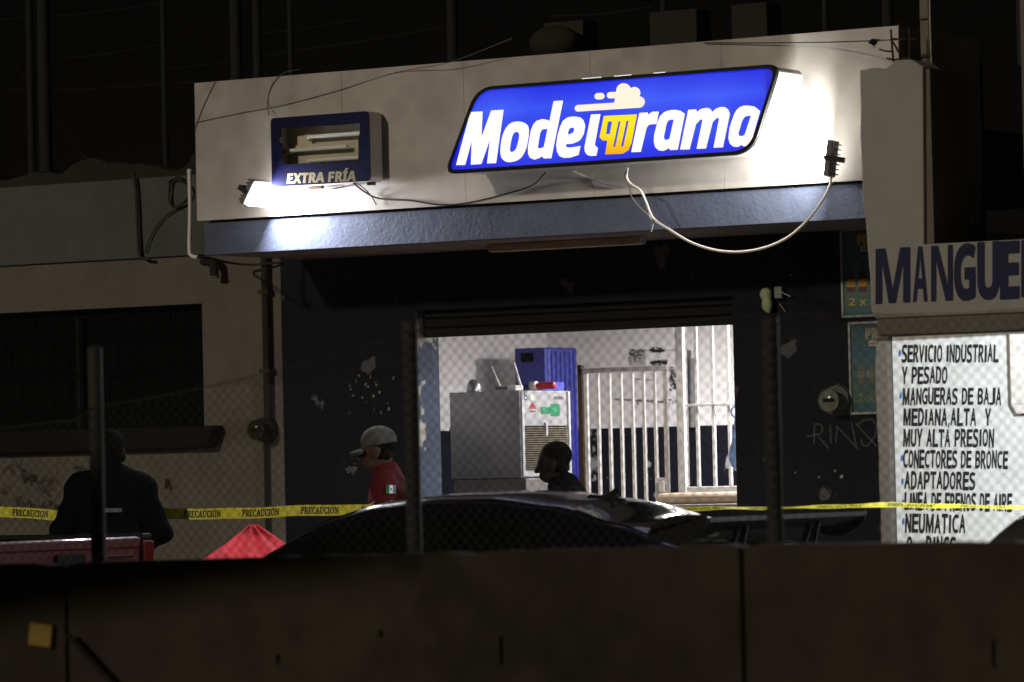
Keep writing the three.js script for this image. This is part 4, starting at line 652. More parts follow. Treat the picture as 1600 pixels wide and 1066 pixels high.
{
  const t = thing('barred_screen', 'fixed white barred screen with a thick post right of the gate', 'screen', [0.72, 0.14, -0.9]);
  const X = [1090, 1115.5, 1140].map((x) => W(x, 650, -0.9).x); X.push(2 * X[2] - X[1], 3 * X[2] - 2 * X[1]);
  wpart(t, 'post', box(0.694, 0.75, 0.14, CEIL, -0.93, -0.87, 0.004), M.barPaint); wpart(t, 'far_post', box(1.42, 1.46, 0.14, CEIL, -0.925, -0.875, 0.004), M.barPaint);
  for (const x of X) wpart(t, 'bar', box(x - 0.011, x + 0.011, 1.39, CEIL, -0.911, -0.889, 0.003), M.barPaint);
  wpart(t, 'cross_rail', box(0.751, 1.419, 1.903, 1.921, -0.887, -0.877, 0.003), M.barPaint); wpart(t, 'bottom_rail', box(0.751, 1.419, 1.345, 1.388, -0.916, -0.884, 0.004), M.barPaint);
}
{
  const a = W(1031, 779, -0.45), b = W(1215, 776, -0.45), t = thing('counter', 'dark counter inside the doorway below the barred screen', 'counter', [1.0, 0.14, -0.5]);
  wpart(t, 'front', box(0.5, 1.6, 0.14, a.y - 0.075, -0.62, -0.36), M.roomNavy); wpart(t, 'top', box(0.48, 1.605, a.y - 0.074, a.y - 0.042, -0.64, -0.33, 0.005), M.steelDark);
  const m = thing('rolled_mat', 'long rolled beige mat lying on the counter', 'mat', [a.x, a.y - 0.041, -0.46]); const sp = []; for (let i = 0; i < 60; i++) { const q = i / 60 * Math.PI * 6, r = 0.008 + 0.029 * i / 60; sp.push(V(0, 0.038 + r * Math.sin(q), r * Math.cos(q))); }
  part(m, 'roll', new THREE.CylinderGeometry(0.037, 0.037, 0.78, 20).rotateZ(Math.PI / 2).translate(0.39, 0.038, 0), worn(0.42, 0.33, 0.25, 0.95, 0, 241, 0.08)); part(m, 'spiral_end', tube(sp, 0.0025, 90, 4).translate(-0.001, 0, 0), M.dimCream);
}
{
  const p = W(1146, 735, -0.6), t = thing('plastic_bag', 'light blue plastic bag hanging at right edge of the doorway', 'bag', [p.x, p.y, -0.6]);
  part(t, 'bag', nets(field([ell([0.06, 0.09, 0], [0.09, 0.11, 0.04]), cap([0.04, 0.2, 0], [0.03, 0.34, 0], 0.035, 0.012)], 0.05), [-0.08, -0.06, -0.1], [0.2, 0.4, 0.1], 0.012), mat(0.22, 0.36, 0.75, 0.4)); part(t, 'handle', new THREE.TorusGeometry(0.035, 0.006, 6, 18).translate(0.03, 0.37, 0), mat(0.22, 0.36, 0.75, 0.4));
}

// ------------------------------------------------------------ people
function hand(at, dir, side) { // five fingers slightly curled, palm at the wrist
  const d = V(...dir).normalize(), up = Math.abs(d.y) > 0.9 ? V(0, 0, 1) : V(0, 1, 0), s = d.clone().cross(up).normalize().multiplyScalar(side), n = s.clone().cross(d).multiplyScalar(-side), P = [];
  const q = (a, b, c) => V(...at).addScaledVector(d, a).addScaledVector(s, b).addScaledVector(n, c).toArray();
  for (const b of [-0.026, -0.009, 0.009, 0.026]) P.push(cap(q(0.0, b * 0.6, 0), q(0.085, b, 0), 0.016, 0.012));
  [[0.026, 0.068], [0.009, 0.078], [-0.009, 0.074], [-0.026, 0.056]].forEach(([b, l]) => { P.push(cap(q(0.085, b, 0), q(0.085 + l * 0.5, b * 1.15, -0.012), 0.0095, 0.009, 0.004), cap(q(0.085 + l * 0.5, b * 1.15, -0.012), q(0.085 + l * 0.85, b * 1.15, -0.04), 0.009, 0.0075, 0.004)); });
  P.push(cap(q(0.02, 0.02, 0), q(0.055, 0.052, -0.015), 0.013, 0.011, 0.008), cap(q(0.055, 0.052, -0.015), q(0.09, 0.058, -0.03), 0.011, 0.008, 0.006));
  const lo = V(...at).subScalar(0.2), hi = V(...at).addScalar(0.2), f = field(P, 0.012);
  return nets(f, lo.toArray(), hi.toArray(), 0.0065);
}
const clothUV = (...a) => boxUV(nets(...a));
function figure(o) {
  const { H = 1.75, lean = 0, headTilt = 0, headTurn = 0, arms, shirt, trousers, hairMat = M.hair, sleeve = 1, bulk = 0 } = o;
  const s = H / 1.75, t = thing('person', o.label, 'person', o.pos, o.turn);
  const L = (x, y, z) => { const k = Math.max(0, y - 0.95); return [x * s, y * s, (z + k * Math.sin(lean)) * s]; };
  const legs = [1, -1].flatMap((k) => [[L(k * 0.095, 0.93, 0), L(k * 0.105, 0.5, 0.015), 0.082, 0.055], [L(k * 0.105, 0.5, 0.015), L(k * 0.11, 0.1, -0.01), 0.056, 0.038], [L(k * 0.11, 0.05, -0.03), L(k * 0.125, 0.035, 0.15), 0.042, 0.034]]);
  const arm = [1, -1].map((k, i) => { const a = arms[i]; return { k, sh: L(k * 0.185, 1.42, -0.01), el: L(...a[0]), wr: L(...a[1]) }; });
  const torso = (e) => [ell(L(0, 0.98, 0), [(0.165 + e) * s, 0.13 * s, (0.118 + e) * s]), ell(L(0, 1.13, 0.005), [(0.15 + e) * s, 0.17 * s, (0.11 + e) * s]), ell(L(0, 1.31, 0), [(0.175 + e) * s, 0.18 * s, (0.118 + e) * s]), cap(L(-0.15, 1.425, -0.012), L(0.15, 1.425, -0.012), (0.06 + e) * s), cap(L(0.08, 1.45, -0.02), L(0.0, 1.5, -0.015), (0.05 + e) * s), cap(L(-0.08, 1.45, -0.02), L(0, 1.5, -0.015), (0.05 + e) * s)];
  const body = [...torso(-0.015), ...legs.map(([a, b, r, q]) => cap(a, b, r * s, q * s)), ...arm.flatMap((a) => [cap(a.sh, a.el, 0.047 * s, 0.037 * s), cap(a.el, a.wr, 0.038 * s, 0.027 * s)]), cap(L(0, 1.46, -0.012), L(0, 1.575, 0.008), 0.056 * s, 0.054 * s)];
  const geos = [nets(field(body, 0.05), [-0.75, -0.03, -0.5], [0.75, 1.62 * s, 0.75], 0.019)];
  // head, in its own axes round the top of the neck
  const hc = L(0, 1.6, 0.012), q = new THREE.Quaternion().setFromEuler(new THREE.Euler(headTilt, headTurn, 0, 'YXZ'));
  const headF = field([ell([0, 0.075, -0.012], [0.076, 0.085, 0.095]), ell([0, 0.02, 0.03], [0.06, 0.085, 0.062]), ell([0, -0.045, 0.05], [0.038, 0.028, 0.035]), cap([0, 0.035, 0.088], [0, 0.0, 0.11], 0.011, 0.015, 0.018), cap([-0.034, 0.05, 0.08], [0.034, 0.05, 0.08], 0.012, 0.012, 0.015), cap([-0.017, -0.028, 0.086], [0.017, -0.028, 0.086], 0.009, 0.009, 0.008), cap([-0.016, -0.042, 0.084], [0.016, -0.042, 0.084], 0.009, 0.009, 0.006),
    { ...ell([0.031, 0.03, 0.1], [0.017, 0.01, 0.014]), cut: 1 }, { ...ell([-0.031, 0.03, 0.1], [0.017, 0.01, 0.014]), cut: 1 }, ell([0.031, 0.029, 0.08], [0.013, 0.012, 0.013], 0, 0.004), ell([-0.031, 0.029, 0.08], [0.013, 0.012, 0.013], 0, 0.004),
    ell([0.078, 0.02, -0.005], [0.01, 0.033, 0.02], 0.25, 0.012), ell([-0.078, 0.02, -0.005], [0.01, 0.033, 0.02], 0.25, 0.012), cap([0, -0.09, -0.03], [0, 0.02, -0.02], 0.055, 0.055)], 0.03);
  const place = (g) => g.scale(s, s, s).applyQuaternion(q).translate(...hc);
  geos.push(place(nets(headF, [-0.12, -0.12, -0.14], [0.12, 0.18, 0.15], 0.0062)));
  for (const a of arm) { const d = V(...a.wr).sub(V(...a.el)); geos.push(hand(a.wr, d.toArray(), a.k)); }
  part(t, 'body', geos, o.skin ?? M.skin);
  part(t, 'hair', place(nets(field([ell([0, 0.083, -0.02], [0.081, 0.086, 0.096]), cap([-0.06, 0.0, -0.055], [0.06, 0.0, -0.055], 0.028), { ...ell([0, 0.0, 0.075], [0.12, 0.09, 0.07]), cut: 1 }, { ...ell([0, -0.02, 0.02], [0.2, 0.06, 0.045]), cut: 1 }], 0.03), [-0.12, -0.1, -0.16], [0.12, 0.2, 0.14], 0.0065)), hairMat);
  for (const k of [-1, 1]) part(t, 'eye', place(new THREE.SphereGeometry(0.0095, 10, 8).translate(k * 0.031, 0.03, 0.0885)), mat(0.05, 0.04, 0.035, 0.2));
  const sl = arm.flatMap((a) => { const e = V(...a.el), w = V(...a.wr), cuff = e.clone().lerp(w, sleeve === 1 ? 0.88 : 0.02).toArray(); const half = V(...a.sh).lerp(e, sleeve === 1 ? 1 : 0.72).toArray(); return sleeve === 1 ? [cap(a.sh, a.el, (0.064 + bulk * 0.6) * s, (0.052 + bulk * 0.5) * s), cap(a.el, cuff, (0.054 + bulk * 0.4) * s, (0.04 + bulk * 0.3) * s)] : [cap(a.sh, half, 0.066 * s, 0.06 * s)]; });
  const hem = { ...ell(L(0, 0.55, 0), [0.5, 0.34 * s, 0.5]), cut: 1 };
  const shirtF = field([...torso(0.018 + bulk), ...sl, hem], 0.045), fold = (x, y, z) => shirtF(x, y, z) - 0.006 * Math.sin(26 * y + 9 * x - 7 * z) * Math.sin(11 * x - 8 * z + 5 * y) - 0.004 * Math.sin(48 * y - 22 * x + 15 * z);
  part(t, 'shirt', clothUV(fold, [-0.8, 0.8, -0.5], [0.8, 1.62 * s, 0.8], 0.0165), shirt);
  part(t, 'collar', new THREE.TorusGeometry(0.064 * s, 0.016 * s, 8, 22).rotateX(Math.PI / 2 - 0.25 + headTilt * 0.5).translate(...L(0, 1.5, -0.01)), shirt);
  part(t, 'trousers', nets(field([ell(L(0, 0.95, 0), [0.178 * s, 0.11 * s, 0.13 * s]), ...legs.filter((_, i) => i % 3 < 2).map(([a, b, r, k]) => cap(a, b, (r + 0.016) * s, (k + 0.024) * s))], 0.04), [-0.35, -0.03, -0.3], [0.35, 1.2 * s, 0.3], 0.02), trousers);
  for (const [a, b] of [legs[2], legs[5]]) part(t, 'shoe', nets(field([cap(a, b, 0.052 * s, 0.044 * s), cap([a[0], a[1] + 0.05, a[2]], [a[0], a[1] + 0.1, a[2]], 0.05 * s)], 0.03), [a[0] - 0.12, -0.03, -0.14], [a[0] + 0.14, 0.25, 0.3], 0.012), M.black);
  t.userData.head = undefined; delete t.userData.head;
  return { t, s, L, place, arm };
}
{ // man in the red shirt
  const p = W(600, 790, 2.2);
  const f = figure({ H: 1.77, label: 'man in a dark red shirt and worn grey cap reading papers behind black sedan', pos: [p.x + 0.13, 0, 2.2], turn: R(-66), lean: R(11), headTilt: 0.08, arms: [[[0.24, 1.16, 0.02], [0.1, 1.1, 0.24]], [[-0.24, 1.16, 0.04], [-0.09, 1.1, 0.26]]], shirt: M.redShirt, trousers: M.jeans, sleeve: 0 });
  const capG = f.place(nets(field([ell([0, 0.09, -0.012], [0.09, 0.088, 0.106]), { ...ell([0, -0.06, 0], [0.3, 0.125, 0.3], -0.16), cut: 1 }], 0.01), [-0.12, 0, -0.15], [0.12, 0.22, 0.14], 0.006));
  boxUV(capG); const c = part(f.t, 'cap', capG, M.capCloth, 'worn grey cap');
  const peak = new THREE.SphereGeometry(1, 20, 8, 0, Math.PI, 0, Math.PI * 0.5).rotateX(0); const pk = new THREE.CylinderGeometry(0.085, 0.09, 0.012, 24, 1, false, -Math.PI / 2, Math.PI).scale(0.9, 1, 1.05).translate(0, 0, 0.06);
  boxUV(pk); const pp = pk.attributes.position; for (let i = 0; i < pp.count; i++) pp.setY(i, pp.getY(i) - 0.12 * pp.getZ(i) - 4.2 * pp.getX(i) ** 2); pk.computeVertexNormals();
  part(c, 'peak', f.place(pk.rotateX(0.14).translate(0, 0.073, 0.018)), mat(0.04, 0.04, 0.034, 0.9));
  part(c, 'dark_patch', f.place(new THREE.SphereGeometry(1, 14, 10, 0.0, 0.95, 0.75, 0.6).scale(0.0925, 0.0905, 0.1085).translate(0, 0.09, -0.012)), mat(0.012, 0.012, 0.012, 0.8));
  // small flag patch on the near sleeve
  const a = V(...f.arm[0].sh).lerp(V(...f.arm[0].el), 0.1);
  const tx = canvasTex(90, 60, (x) => { x.fillStyle = '#1a7a4c'; x.fillRect(0, 0, 30, 60); x.fillStyle = '#e8e8e8'; x.fillRect(30, 0, 30, 60); x.fillStyle = '#6a7a8a'; x.fillRect(60, 0, 30, 60); x.fillStyle = '#55606a'; x.beginPath(); x.arc(45, 30, 9, 0, 7); x.fill(); });
  part(f.t, 'sleeve_patch', new THREE.CylinderGeometry(0.077, 0.077, 0.05, 12, 1, true, 1.5, 0.75).rotateZ(0.2).translate(a.x, a.y, a.z - 0.035), new THREE.MeshStandardMaterial({ map: tx, roughness: 0.8 }));
  const sh = new THREE.PlaneGeometry(0.26, 0.2, 10, 4), sp = sh.attributes.position; for (let i = 0; i < sp.count; i++) sp.setZ(i, 0.03 * Math.sin(sp.getX(i) * 18) + 0.02 * sp.getY(i)); sh.computeVertexNormals();
  const k = thing('papers', 'white papers with a blue folder edge held by the man in red', 'papers', [0, 0, 0]); k.rotation.y = R(-66); const at = V(0, 1.1, 0.36).applyAxisAngle(V(0, 1, 0), R(-66)); const pw = W(590, 792, 2.35); k.position.set(pw.x, pw.y - 0.02, 2.35);
  part(k, 'sheet', sh.rotateX(-1.05).translate(0, 0.02, 0), new THREE.MeshStandardMaterial({ color: new THREE.Color(0.75, 0.72, 0.74), roughness: 0.7, side: THREE.DoubleSide })); part(k, 'folder', box(-0.14, 0.14, -0.006, 0.0, -0.12, 0.13, 0.002).rotateX(0.5), mat(0.12, 0.3, 0.6, 0.4));
}
{ // person in dark uniform, profile
  const p = W(872, 760, 2.4);
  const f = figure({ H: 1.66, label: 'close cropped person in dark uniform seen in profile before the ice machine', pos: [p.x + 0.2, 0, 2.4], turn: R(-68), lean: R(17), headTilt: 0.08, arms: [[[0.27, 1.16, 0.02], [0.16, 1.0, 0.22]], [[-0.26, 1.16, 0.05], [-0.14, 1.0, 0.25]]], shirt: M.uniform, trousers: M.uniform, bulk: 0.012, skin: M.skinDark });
  const a = V(...f.arm[0].sh).lerp(V(...f.arm[0].el), 0.4);
  part(f.t, 'sleeve_patch', new THREE.CylinderGeometry(0.083, 0.083, 0.05, 12, 1, true, 0.9, 0.8).translate(a.x, a.y, a.z), mat(0.09, 0.14, 0.1, 0.8)); part(f.t, 'shoulder_strap', box(-0.02, 0.02, -0.006, 0.006, -0.06, 0.06, 0.004).translate(f.arm[0].sh[0] - 0.03, f.arm[0].sh[1] + 0.085, f.arm[0].sh[2]), M.uniform2);
}
{ // person in dark uniform, from behind
  const p = W(172, 760, 2.95);
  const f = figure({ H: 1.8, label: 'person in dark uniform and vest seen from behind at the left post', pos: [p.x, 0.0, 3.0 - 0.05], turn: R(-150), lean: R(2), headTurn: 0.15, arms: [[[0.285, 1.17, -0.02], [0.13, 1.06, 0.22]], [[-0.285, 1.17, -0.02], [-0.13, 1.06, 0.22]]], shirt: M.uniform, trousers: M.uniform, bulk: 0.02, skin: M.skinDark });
  part(f.t, 'vest', nets(field([ell(f.L(0, 1.14, -0.01), [0.205, 0.17, 0.165]), ell(f.L(0, 1.33, -0.01), [0.215, 0.16, 0.165]), cap(f.L(0.11, 1.46, -0.02), f.L(0.08, 1.4, -0.06), 0.06), cap(f.L(-0.11, 1.46, -0.02), f.L(-0.08, 1.4, -0.06), 0.06), { ...ell(f.L(0, 0.85, 0), [0.5, 0.2, 0.5]), cut: 1 }], 0.05), [-0.35, 0.9, -0.35], [0.35, 1.65, 0.35], 0.016), M.uniform2);
  part(f.t, 'vest_label', box(-0.09, 0.09, -0.012, 0.012, -0.003, 0.003, 0.002).translate(0.0, f.L(0, 1.3, 0)[1], -0.183), M.grey);
}

// ------------------------------------------------------------ vehicles
function loft(xs, section, n) { // section(x) -> list of [z, y] from one side over the top to the other
  const pos = [], idx = []; xs.forEach((x) => section(x).forEach(([z, y, dx = 0]) => pos.push(x + dx, y, z)));
  for (let i = 0; i < xs.length - 1; i++) for (let j = 0; j < n - 1; j++) { const a = i * n + j, b = a + n; idx.push(a, a + 1, b, b, a + 1, b + 1); }
  for (const e of [0, xs.length - 1]) for (let j = 1; j < n - 1; j++) idx.push(e * n, ...(e ? [e * n + j + 1, e * n + j] : [e * n + j, e * n + j + 1]));
  const g = new THREE.BufferGeometry(); g.setAttribute('position', new THREE.Float32BufferAttribute(pos, 3)); g.setIndex(idx); g.computeVertexNormals(); return g;
}
const lerpT = (t, x) => { let i = 0; while (i < t.length - 2 && x > t[i + 1][0]) i++; const [a, b] = [t[i], t[i + 1]], k = Math.max(0, Math.min(1, (x - a[0]) / (b[0] - a[0]))), s = k * k * (3 - 2 * k); return a[1] + (b[1] - a[1]) * (0.5 * k + 0.5 * s); };
function wheels(t, xs, zh, r) {
  for (const x of xs) for (const k of [-1, 1]) {
    const w = part(t, 'wheel', new THREE.TorusGeometry(r * 0.78, r * 0.24, 10, 28).translate(x, r, k * (zh - 0.09)), M.rubber);
    part(w, 'rim', [new THREE.CylinderGeometry(r * 0.62, r * 0.62, 0.05, 24).rotateX(Math.PI / 2).translate(x, r, k * (zh - 0.05)), ...[0, 1, 2, 3, 4].map((i) => box(-0.018, 0.018, 0, r * 0.58, -0.012, 0.012).rotateZ(i * Math.PI * 0.4).translate(x, r, k * (zh - 0.015)))], M.alloy);
  }
}
function sedan(name, label, paint, pos, wing, group) {
  const t = thing(name, label, 'car', pos, 0, group);
  const hw = [[-2.12, 0.55], [-1.9, 0.74], [-1.3, 0.84], [0, 0.86], [1.3, 0.85], [1.9, 0.78], [2.12, 0.6]], top = [[-2.12, 0.62], [-2.0, 0.74], [-1.2, 0.9], [-0.9, 0.95], [0.5, 1.0], [1.5, 1.04], [1.95, 1.05], [2.12, 0.9]], bot = [[-2.12, 0.4], [-1.9, 0.22], [1.9, 0.24], [2.12, 0.45]];
  const xs = []; for (let i = 0; i <= 46; i++) xs.push(-2.12 + 4.24 * i / 46);
  const half = (x) => { const w = lerpT(hw, x), h = lerpT(top, x), b = lerpT(bot, x); return [[w * 0.8, b], [w * 0.97, b + 0.08], [w, b + 0.22], [w * 0.985, h - 0.2], [w * 0.95, h - 0.09], [w * 0.86, h - 0.02], [w * 0.5, h + 0.012], [0, h + 0.022]]; };
  part(t, 'body', loft(xs, (x) => { const a = half(x); return [...a.map(([z, y]) => [z, y]), ...a.slice(0, 7).reverse().map(([z, y]) => [-z, y])]; }, 15), paint);
  // greenhouse
  const X0 = -1.25, X1 = 1.74, roof = [[X0, 0.93], [-1.0, 1.095], [-0.6, 1.3], [-0.35, 1.362], [0, 1.392], [0.35, 1.392], [0.75, 1.345], [1.15, 1.235], [1.5, 1.125], [X1, 1.05]], rw = [[X0, 0.6], [-0.5, 0.56], [0.4, 0.55], [1.1, 0.53], [X1, 0.56]], bw = [[X0, 0.68], [-0.6, 0.76], [0.6, 0.76], [1.2, 0.7], [X1, 0.6]], belt = [[X0, 0.9], [0, 0.96], [X1, 1.02]];
  const gs = (x) => { const r = lerpT(roof, x), b = Math.min(lerpT(belt, x), r - 0.005), w = lerpT(bw, x), u = lerpT(rw, x), k = Math.min(1, (r - b) / 0.35), uu = w + (u - w) * k; return [[w, b], [w + (uu - w) * 0.35, b + (r - b) * 0.42], [w + (uu - w) * 0.72, b + (r - b) * 0.74], [uu, b + (r - b) * 0.9], [uu * 0.9, b + (r - b) * 0.97], [uu * 0.6, r + 0.008], [0, r + 0.018]]; };
  const full = (x) => { const a = gs(x); return [...a, ...a.slice(0, 6).reverse().map(([z, y]) => [-z, y])]; };
  const gx = []; for (let i = 0; i <= 60; i++) gx.push(X0 + (X1 - X0) * i / 60);
  part(t, 'roof', loft(gx, full, 13), paint);
  // panes follow the greenhouse 5 mm proud
  const pane = (name2, x0, x1, j0, j1, trimTop = 0) => {
    const n = 24, pos = [], idx = [];
    for (let i = 0; i <= n; i++) { const x = x0 + (x1 - x0) * i / n, a = full(x); for (let j = j0; j <= j1; j++) { const c = a[j], p = a[Math.max(0, j - 1)], q = a[Math.min(12, j + 1)]; const dz = q[1] - p[1], dy = -(q[0] - p[0]), l = Math.hypot(dz, dy) || 1; const sg = 1; pos.push(x, c[1] + 0.006 * (dy / l) * sg, c[0] + 0.006 * (dz / l) * sg); } }
    const w = j1 - j0 + 1; for (let i = 0; i < n; i++) for (let j = 0; j < w - 1; j++) { const a = i * w + j; idx.push(a, a + 1, a + w, a + w, a + 1, a + w + 1); }
    const g = new THREE.BufferGeometry(); g.setAttribute('position', new THREE.Float32BufferAttribute(pos, 3)); g.setIndex(idx); g.computeVertexNormals(); return part(t, name2, g, M.darkGlass);
  };
  pane('windscreen', X0 + 0.05, -0.48, 4, 8); pane('rear_window', 0.86, X1 - 0.12, 4, 8);
  for (const [a, b] of [[-0.78, -0.02], [0.03, 0.78]]) { pane('side_window', a, b, 0, 2); pane('side_window', a, b, 10, 12); }
  // roof rail line, mirrors, lamps, handles
  for (const k of [-1, 1]) {
    part(t, 'roof_rail', tube(Array.from({ length: 16 }, (_, i) => { const x = -0.95 + i * 0.155, a = gs(x)[3]; return V(x, a[1] + 0.004, k * (a[0] + 0.004)); }), 0.005, 50, 5), M.trim);
    part(t, 'wing_mirror', nets(field([ell([-0.72, 1.0, k * 0.9], [0.06, 0.06, 0.09]), cap([-0.72, 0.97, k * 0.76], [-0.72, 0.99, k * 0.85], 0.018)], 0.02), [-0.85, 0.88, k * 0.88 - 0.2], [-0.6, 1.1, k * 0.88 + 0.2], 0.012), paint);
    part(t, 'headlight', nets(field([ell([-1.93, 0.68, k * 0.56], [0.12, 0.06, 0.16])], 0.01), [-2.1, 0.58, k * 0.56 - 0.2], [-1.78, 0.8, k * 0.56 + 0.2], 0.015), M.lampClear);
    part(t, 'tail_light', nets(field([ell([1.98, 0.86, k * 0.6], [0.1, 0.06, 0.14])], 0.01), [1.85, 0.76, k * 0.6 - 0.2], [2.12, 0.96, k * 0.6 + 0.2], 0.015), M.lampRed);
    for (const x of [0.0, 0.82]) part(t, 'door_handle', box(x - 0.09, x + 0.09, 0.87, 0.9, k > 0 ? 0.848 : -0.875, k > 0 ? 0.875 : -0.848, 0.008), M.chrome);
  }
  wheels(t, [-1.32, 1.3], 0.86, 0.31);
  part(t, 'bumper', [box(-2.16, -1.95, 0.3, 0.5, -0.6, 0.6, 0.04), box(1.95, 2.15, 0.32, 0.55, -0.62, 0.62, 0.04)], paint);
  part(t, 'roof_fin', nets(field([cap([0.66, 1.36, 0], [0.86, 1.335, 0], 0.024, 0.024), cap([0.76, 1.35, 0], [0.83, 1.405, 0], 0.028, 0.016)], 0.03), [0.6, 1.28, -0.07], [1.0, 1.5, 0.07], 0.009), M.black);
  if (wing) {
    const w = part(t, 'rear_wing', boxUV(new THREE.ExtrudeGeometry(poly([[1.56, 1.200], [1.62, 1.227], [1.72, 1.243], [1.86, 1.263], [1.86, 1.240], [1.74, 1.197], [1.62, 1.187]]), { depth: 1.66, bevelEnabled: false }).translate(0, 0, -0.8)), M.black);
    for (const z of [-0.81, 0.87]) part(w, 'end_plate', extrude(roundPoly([[1.5, 1.155], [1.7, 1.130], [1.83, 1.185], [1.87, 1.280], [1.62, 1.275], [1.53, 1.225]], 0.05), z, z + 0.01, 0.002), M.black);
    for (const z of [-0.36, 0.4]) for (const d of [0, 0.07]) part(w, 'strut', boxUV(extrude(poly([[1.66 + d, 1.0], [1.7 + d, 1.0], [1.78 + d * 0.6, 1.221], [1.75 + d * 0.6, 1.221]]), z, z + 0.012)), M.black);
  }
  return t;
}
sedan('parked_car', 'black sedan with a large rear wing parked behind the barrier', M.blackGloss, [2.36, 0, 4.1], true);
sedan('parked_car', 'dark olive car whose windscreen corner shows at the right edge', M.oliveGloss, [W(1600, 800, 4.8).x + 0.97, 0, 4.15], false).scale.set(1, 1.14, 1);
{ // red pickup seen from its tail
  const t = thing('pickup_truck', 'dark red pickup with its tailgate towards black sedan at left edge', 'pickup truck', [-2.75, 0, 4.2]);
  const xt = 2.42, hw = 0.8;  // tail at world x = -0.33
  part(t, 'bed', [box(0.2, xt - 0.07, 0.55, 1.17, hw - 0.07, hw, 0.02), box(0.2, xt - 0.07, 0.55, 1.17, -hw, -hw + 0.07, 0.02), box(0.2, xt - 0.07, 0.55, 0.62, -hw + 0.07, hw - 0.07)], M.redPaint);
  part(t, 'bed_rail', [box(0.2, xt - 0.02, 1.171, 1.205, hw - 0.085, hw + 0.01, 0.012), box(0.2, xt - 0.02, 1.171, 1.205, -hw - 0.01, -hw + 0.085, 0.012)], M.trim);
  const tg = part(t, 'tailgate', [box(xt - 0.065, xt - 0.012, 0.62, 1.19, -hw + 0.115, hw - 0.115, 0.02), box(xt - 0.0115, xt - 0.004, 0.68, 1.0, -0.55, 0.55, 0.004), box(xt - 0.03, xt + 0.002, 1.125, 1.185, -hw + 0.13, hw - 0.13, 0.012)], M.redPaint);
  part(tg, 'handle', box(xt - 0.011, xt + 0.012, 1.03, 1.105, -0.15, 0.12, 0.012), M.black);
  part(tg, 'trim_strip', box(xt - 0.011, xt + 0.004, 1.07, 1.085, -0.6, -0.25, 0.003), M.chrome);
  for (const k of [-1, 1]) { const l = part(t, 'tail_light', box(xt - 0.1, xt + 0.004, 0.72, 1.165, k > 0 ? hw - 0.11 : -hw, k > 0 ? hw : -hw + 0.11, 0.015), M.lampRed); part(l, 'reversing_lamp', box(xt + 0.0045, xt + 0.012, 0.95, 1.05, k > 0 ? hw - 0.1 : -hw + 0.01, k > 0 ? hw - 0.01 : -hw + 0.1, 0.003), M.chrome); }
  part(t, 'rear_bumper', box(xt - 0.02, xt + 0.1, 0.42, 0.58, -hw + 0.03, hw - 0.03, 0.03), M.chrome);
  const cs = (x) => { const r = lerpT([[-0.95, 1.12], [-0.55, 1.55], [-0.3, 1.68], [0.05, 1.68], [0.15, 1.6]], x), a = [[0.78, 0.5], [0.8, 0.75], [0.78, 1.08], [0.66, r - 0.12], [0.58, r - 0.02], [0, r + 0.01]]; return [...a, ...a.slice(0, 5).reverse().map(([z, y]) => [-z, y])]; };
  part(t, 'cab', loft([-0.95, -0.8, -0.6, -0.45, -0.3, -0.1, 0.05, 0.15].map((x) => x - 0.0), cs, 11), M.redPaint);
  part(t, 'rear_window', box(0.152, 0.16, 1.15, 1.5, -0.5, 0.5, 0.003), M.darkGlass); for (const k of [-1, 1]) part(t, 'side_window', box(-0.5, 0.02, 1.14, 1.48, k > 0 ? 0.74 : -0.765, k > 0 ? 0.765 : -0.74, 0.004), M.darkGlass);
  part(t, 'bonnet', box(-2.35, -0.9, 0.5, 1.1, -0.76, 0.76, 0.08), M.redPaint); part(t, 'front_bumper', box(-2.48, -2.34, 0.4, 0.6, -0.76, 0.76, 0.03), M.chrome);
  for (const k of [-1, 1]) part(t, 'headlight', box(-2.37, -2.345, 0.8, 0.98, k * 0.55 - 0.15, k * 0.55 + 0.15, 0.008), M.lampClear);
  wheels(t, [-1.65, 1.3], 0.84, 0.37);
}
{ // red cloth heaped to a peak
  const p = W(396, 820, 2.2), n = 44, pos = [], idx = [], prof = [[0, 0.0], [0.03, -0.01], [0.07, -0.04], [0.16, -0.105], [0.29, -0.18], [0.44, -0.26], [0.5, -0.42], [0.54, -0.75], [0.58, -1.095]];
  prof.forEach(([r, y], i) => { for (let j = 0; j < n; j++) { const a = j / n * 2 * Math.PI, f = 1 + (i > 1 ? 0.1 * Math.sin(a * 7 + 0.6 * i) + 0.07 * Math.sin(a * 11 + 2) + 0.16 * Math.cos(a * 4 - 0.9) : 0); pos.push(r * f * Math.cos(a), 1.1 + y + (i > 0 && i < 6 ? 0.016 * Math.sin(a * 9 + i) : 0), r * f * Math.sin(a)); } });
  for (let i = 0; i < prof.length - 1; i++) for (let j = 0; j < n; j++) { const a = i * n + j, b = i * n + (j + 1) % n; idx.push(a, b, a + n, a + n, b, b + n); }
  const g = new THREE.BufferGeometry(); g.setAttribute('position', new THREE.Float32BufferAttribute(pos, 3)); g.setIndex(idx); g.computeVertexNormals();
  const t = thing('red_cover', 'bright red cloth draped to a peak between pickup and sedan', 'cloth cover', [p.x, p.y - 1.105, 2.2]); part(t, 'cloth', g, new THREE.MeshStandardMaterial({ map: M.redCloth.map, roughness: 0.75, side: THREE.DoubleSide }));
  part(t, 'stand', bar(V(0, 0.0, 0), V(0, 1.085, 0), 0.02), M.galv);
}

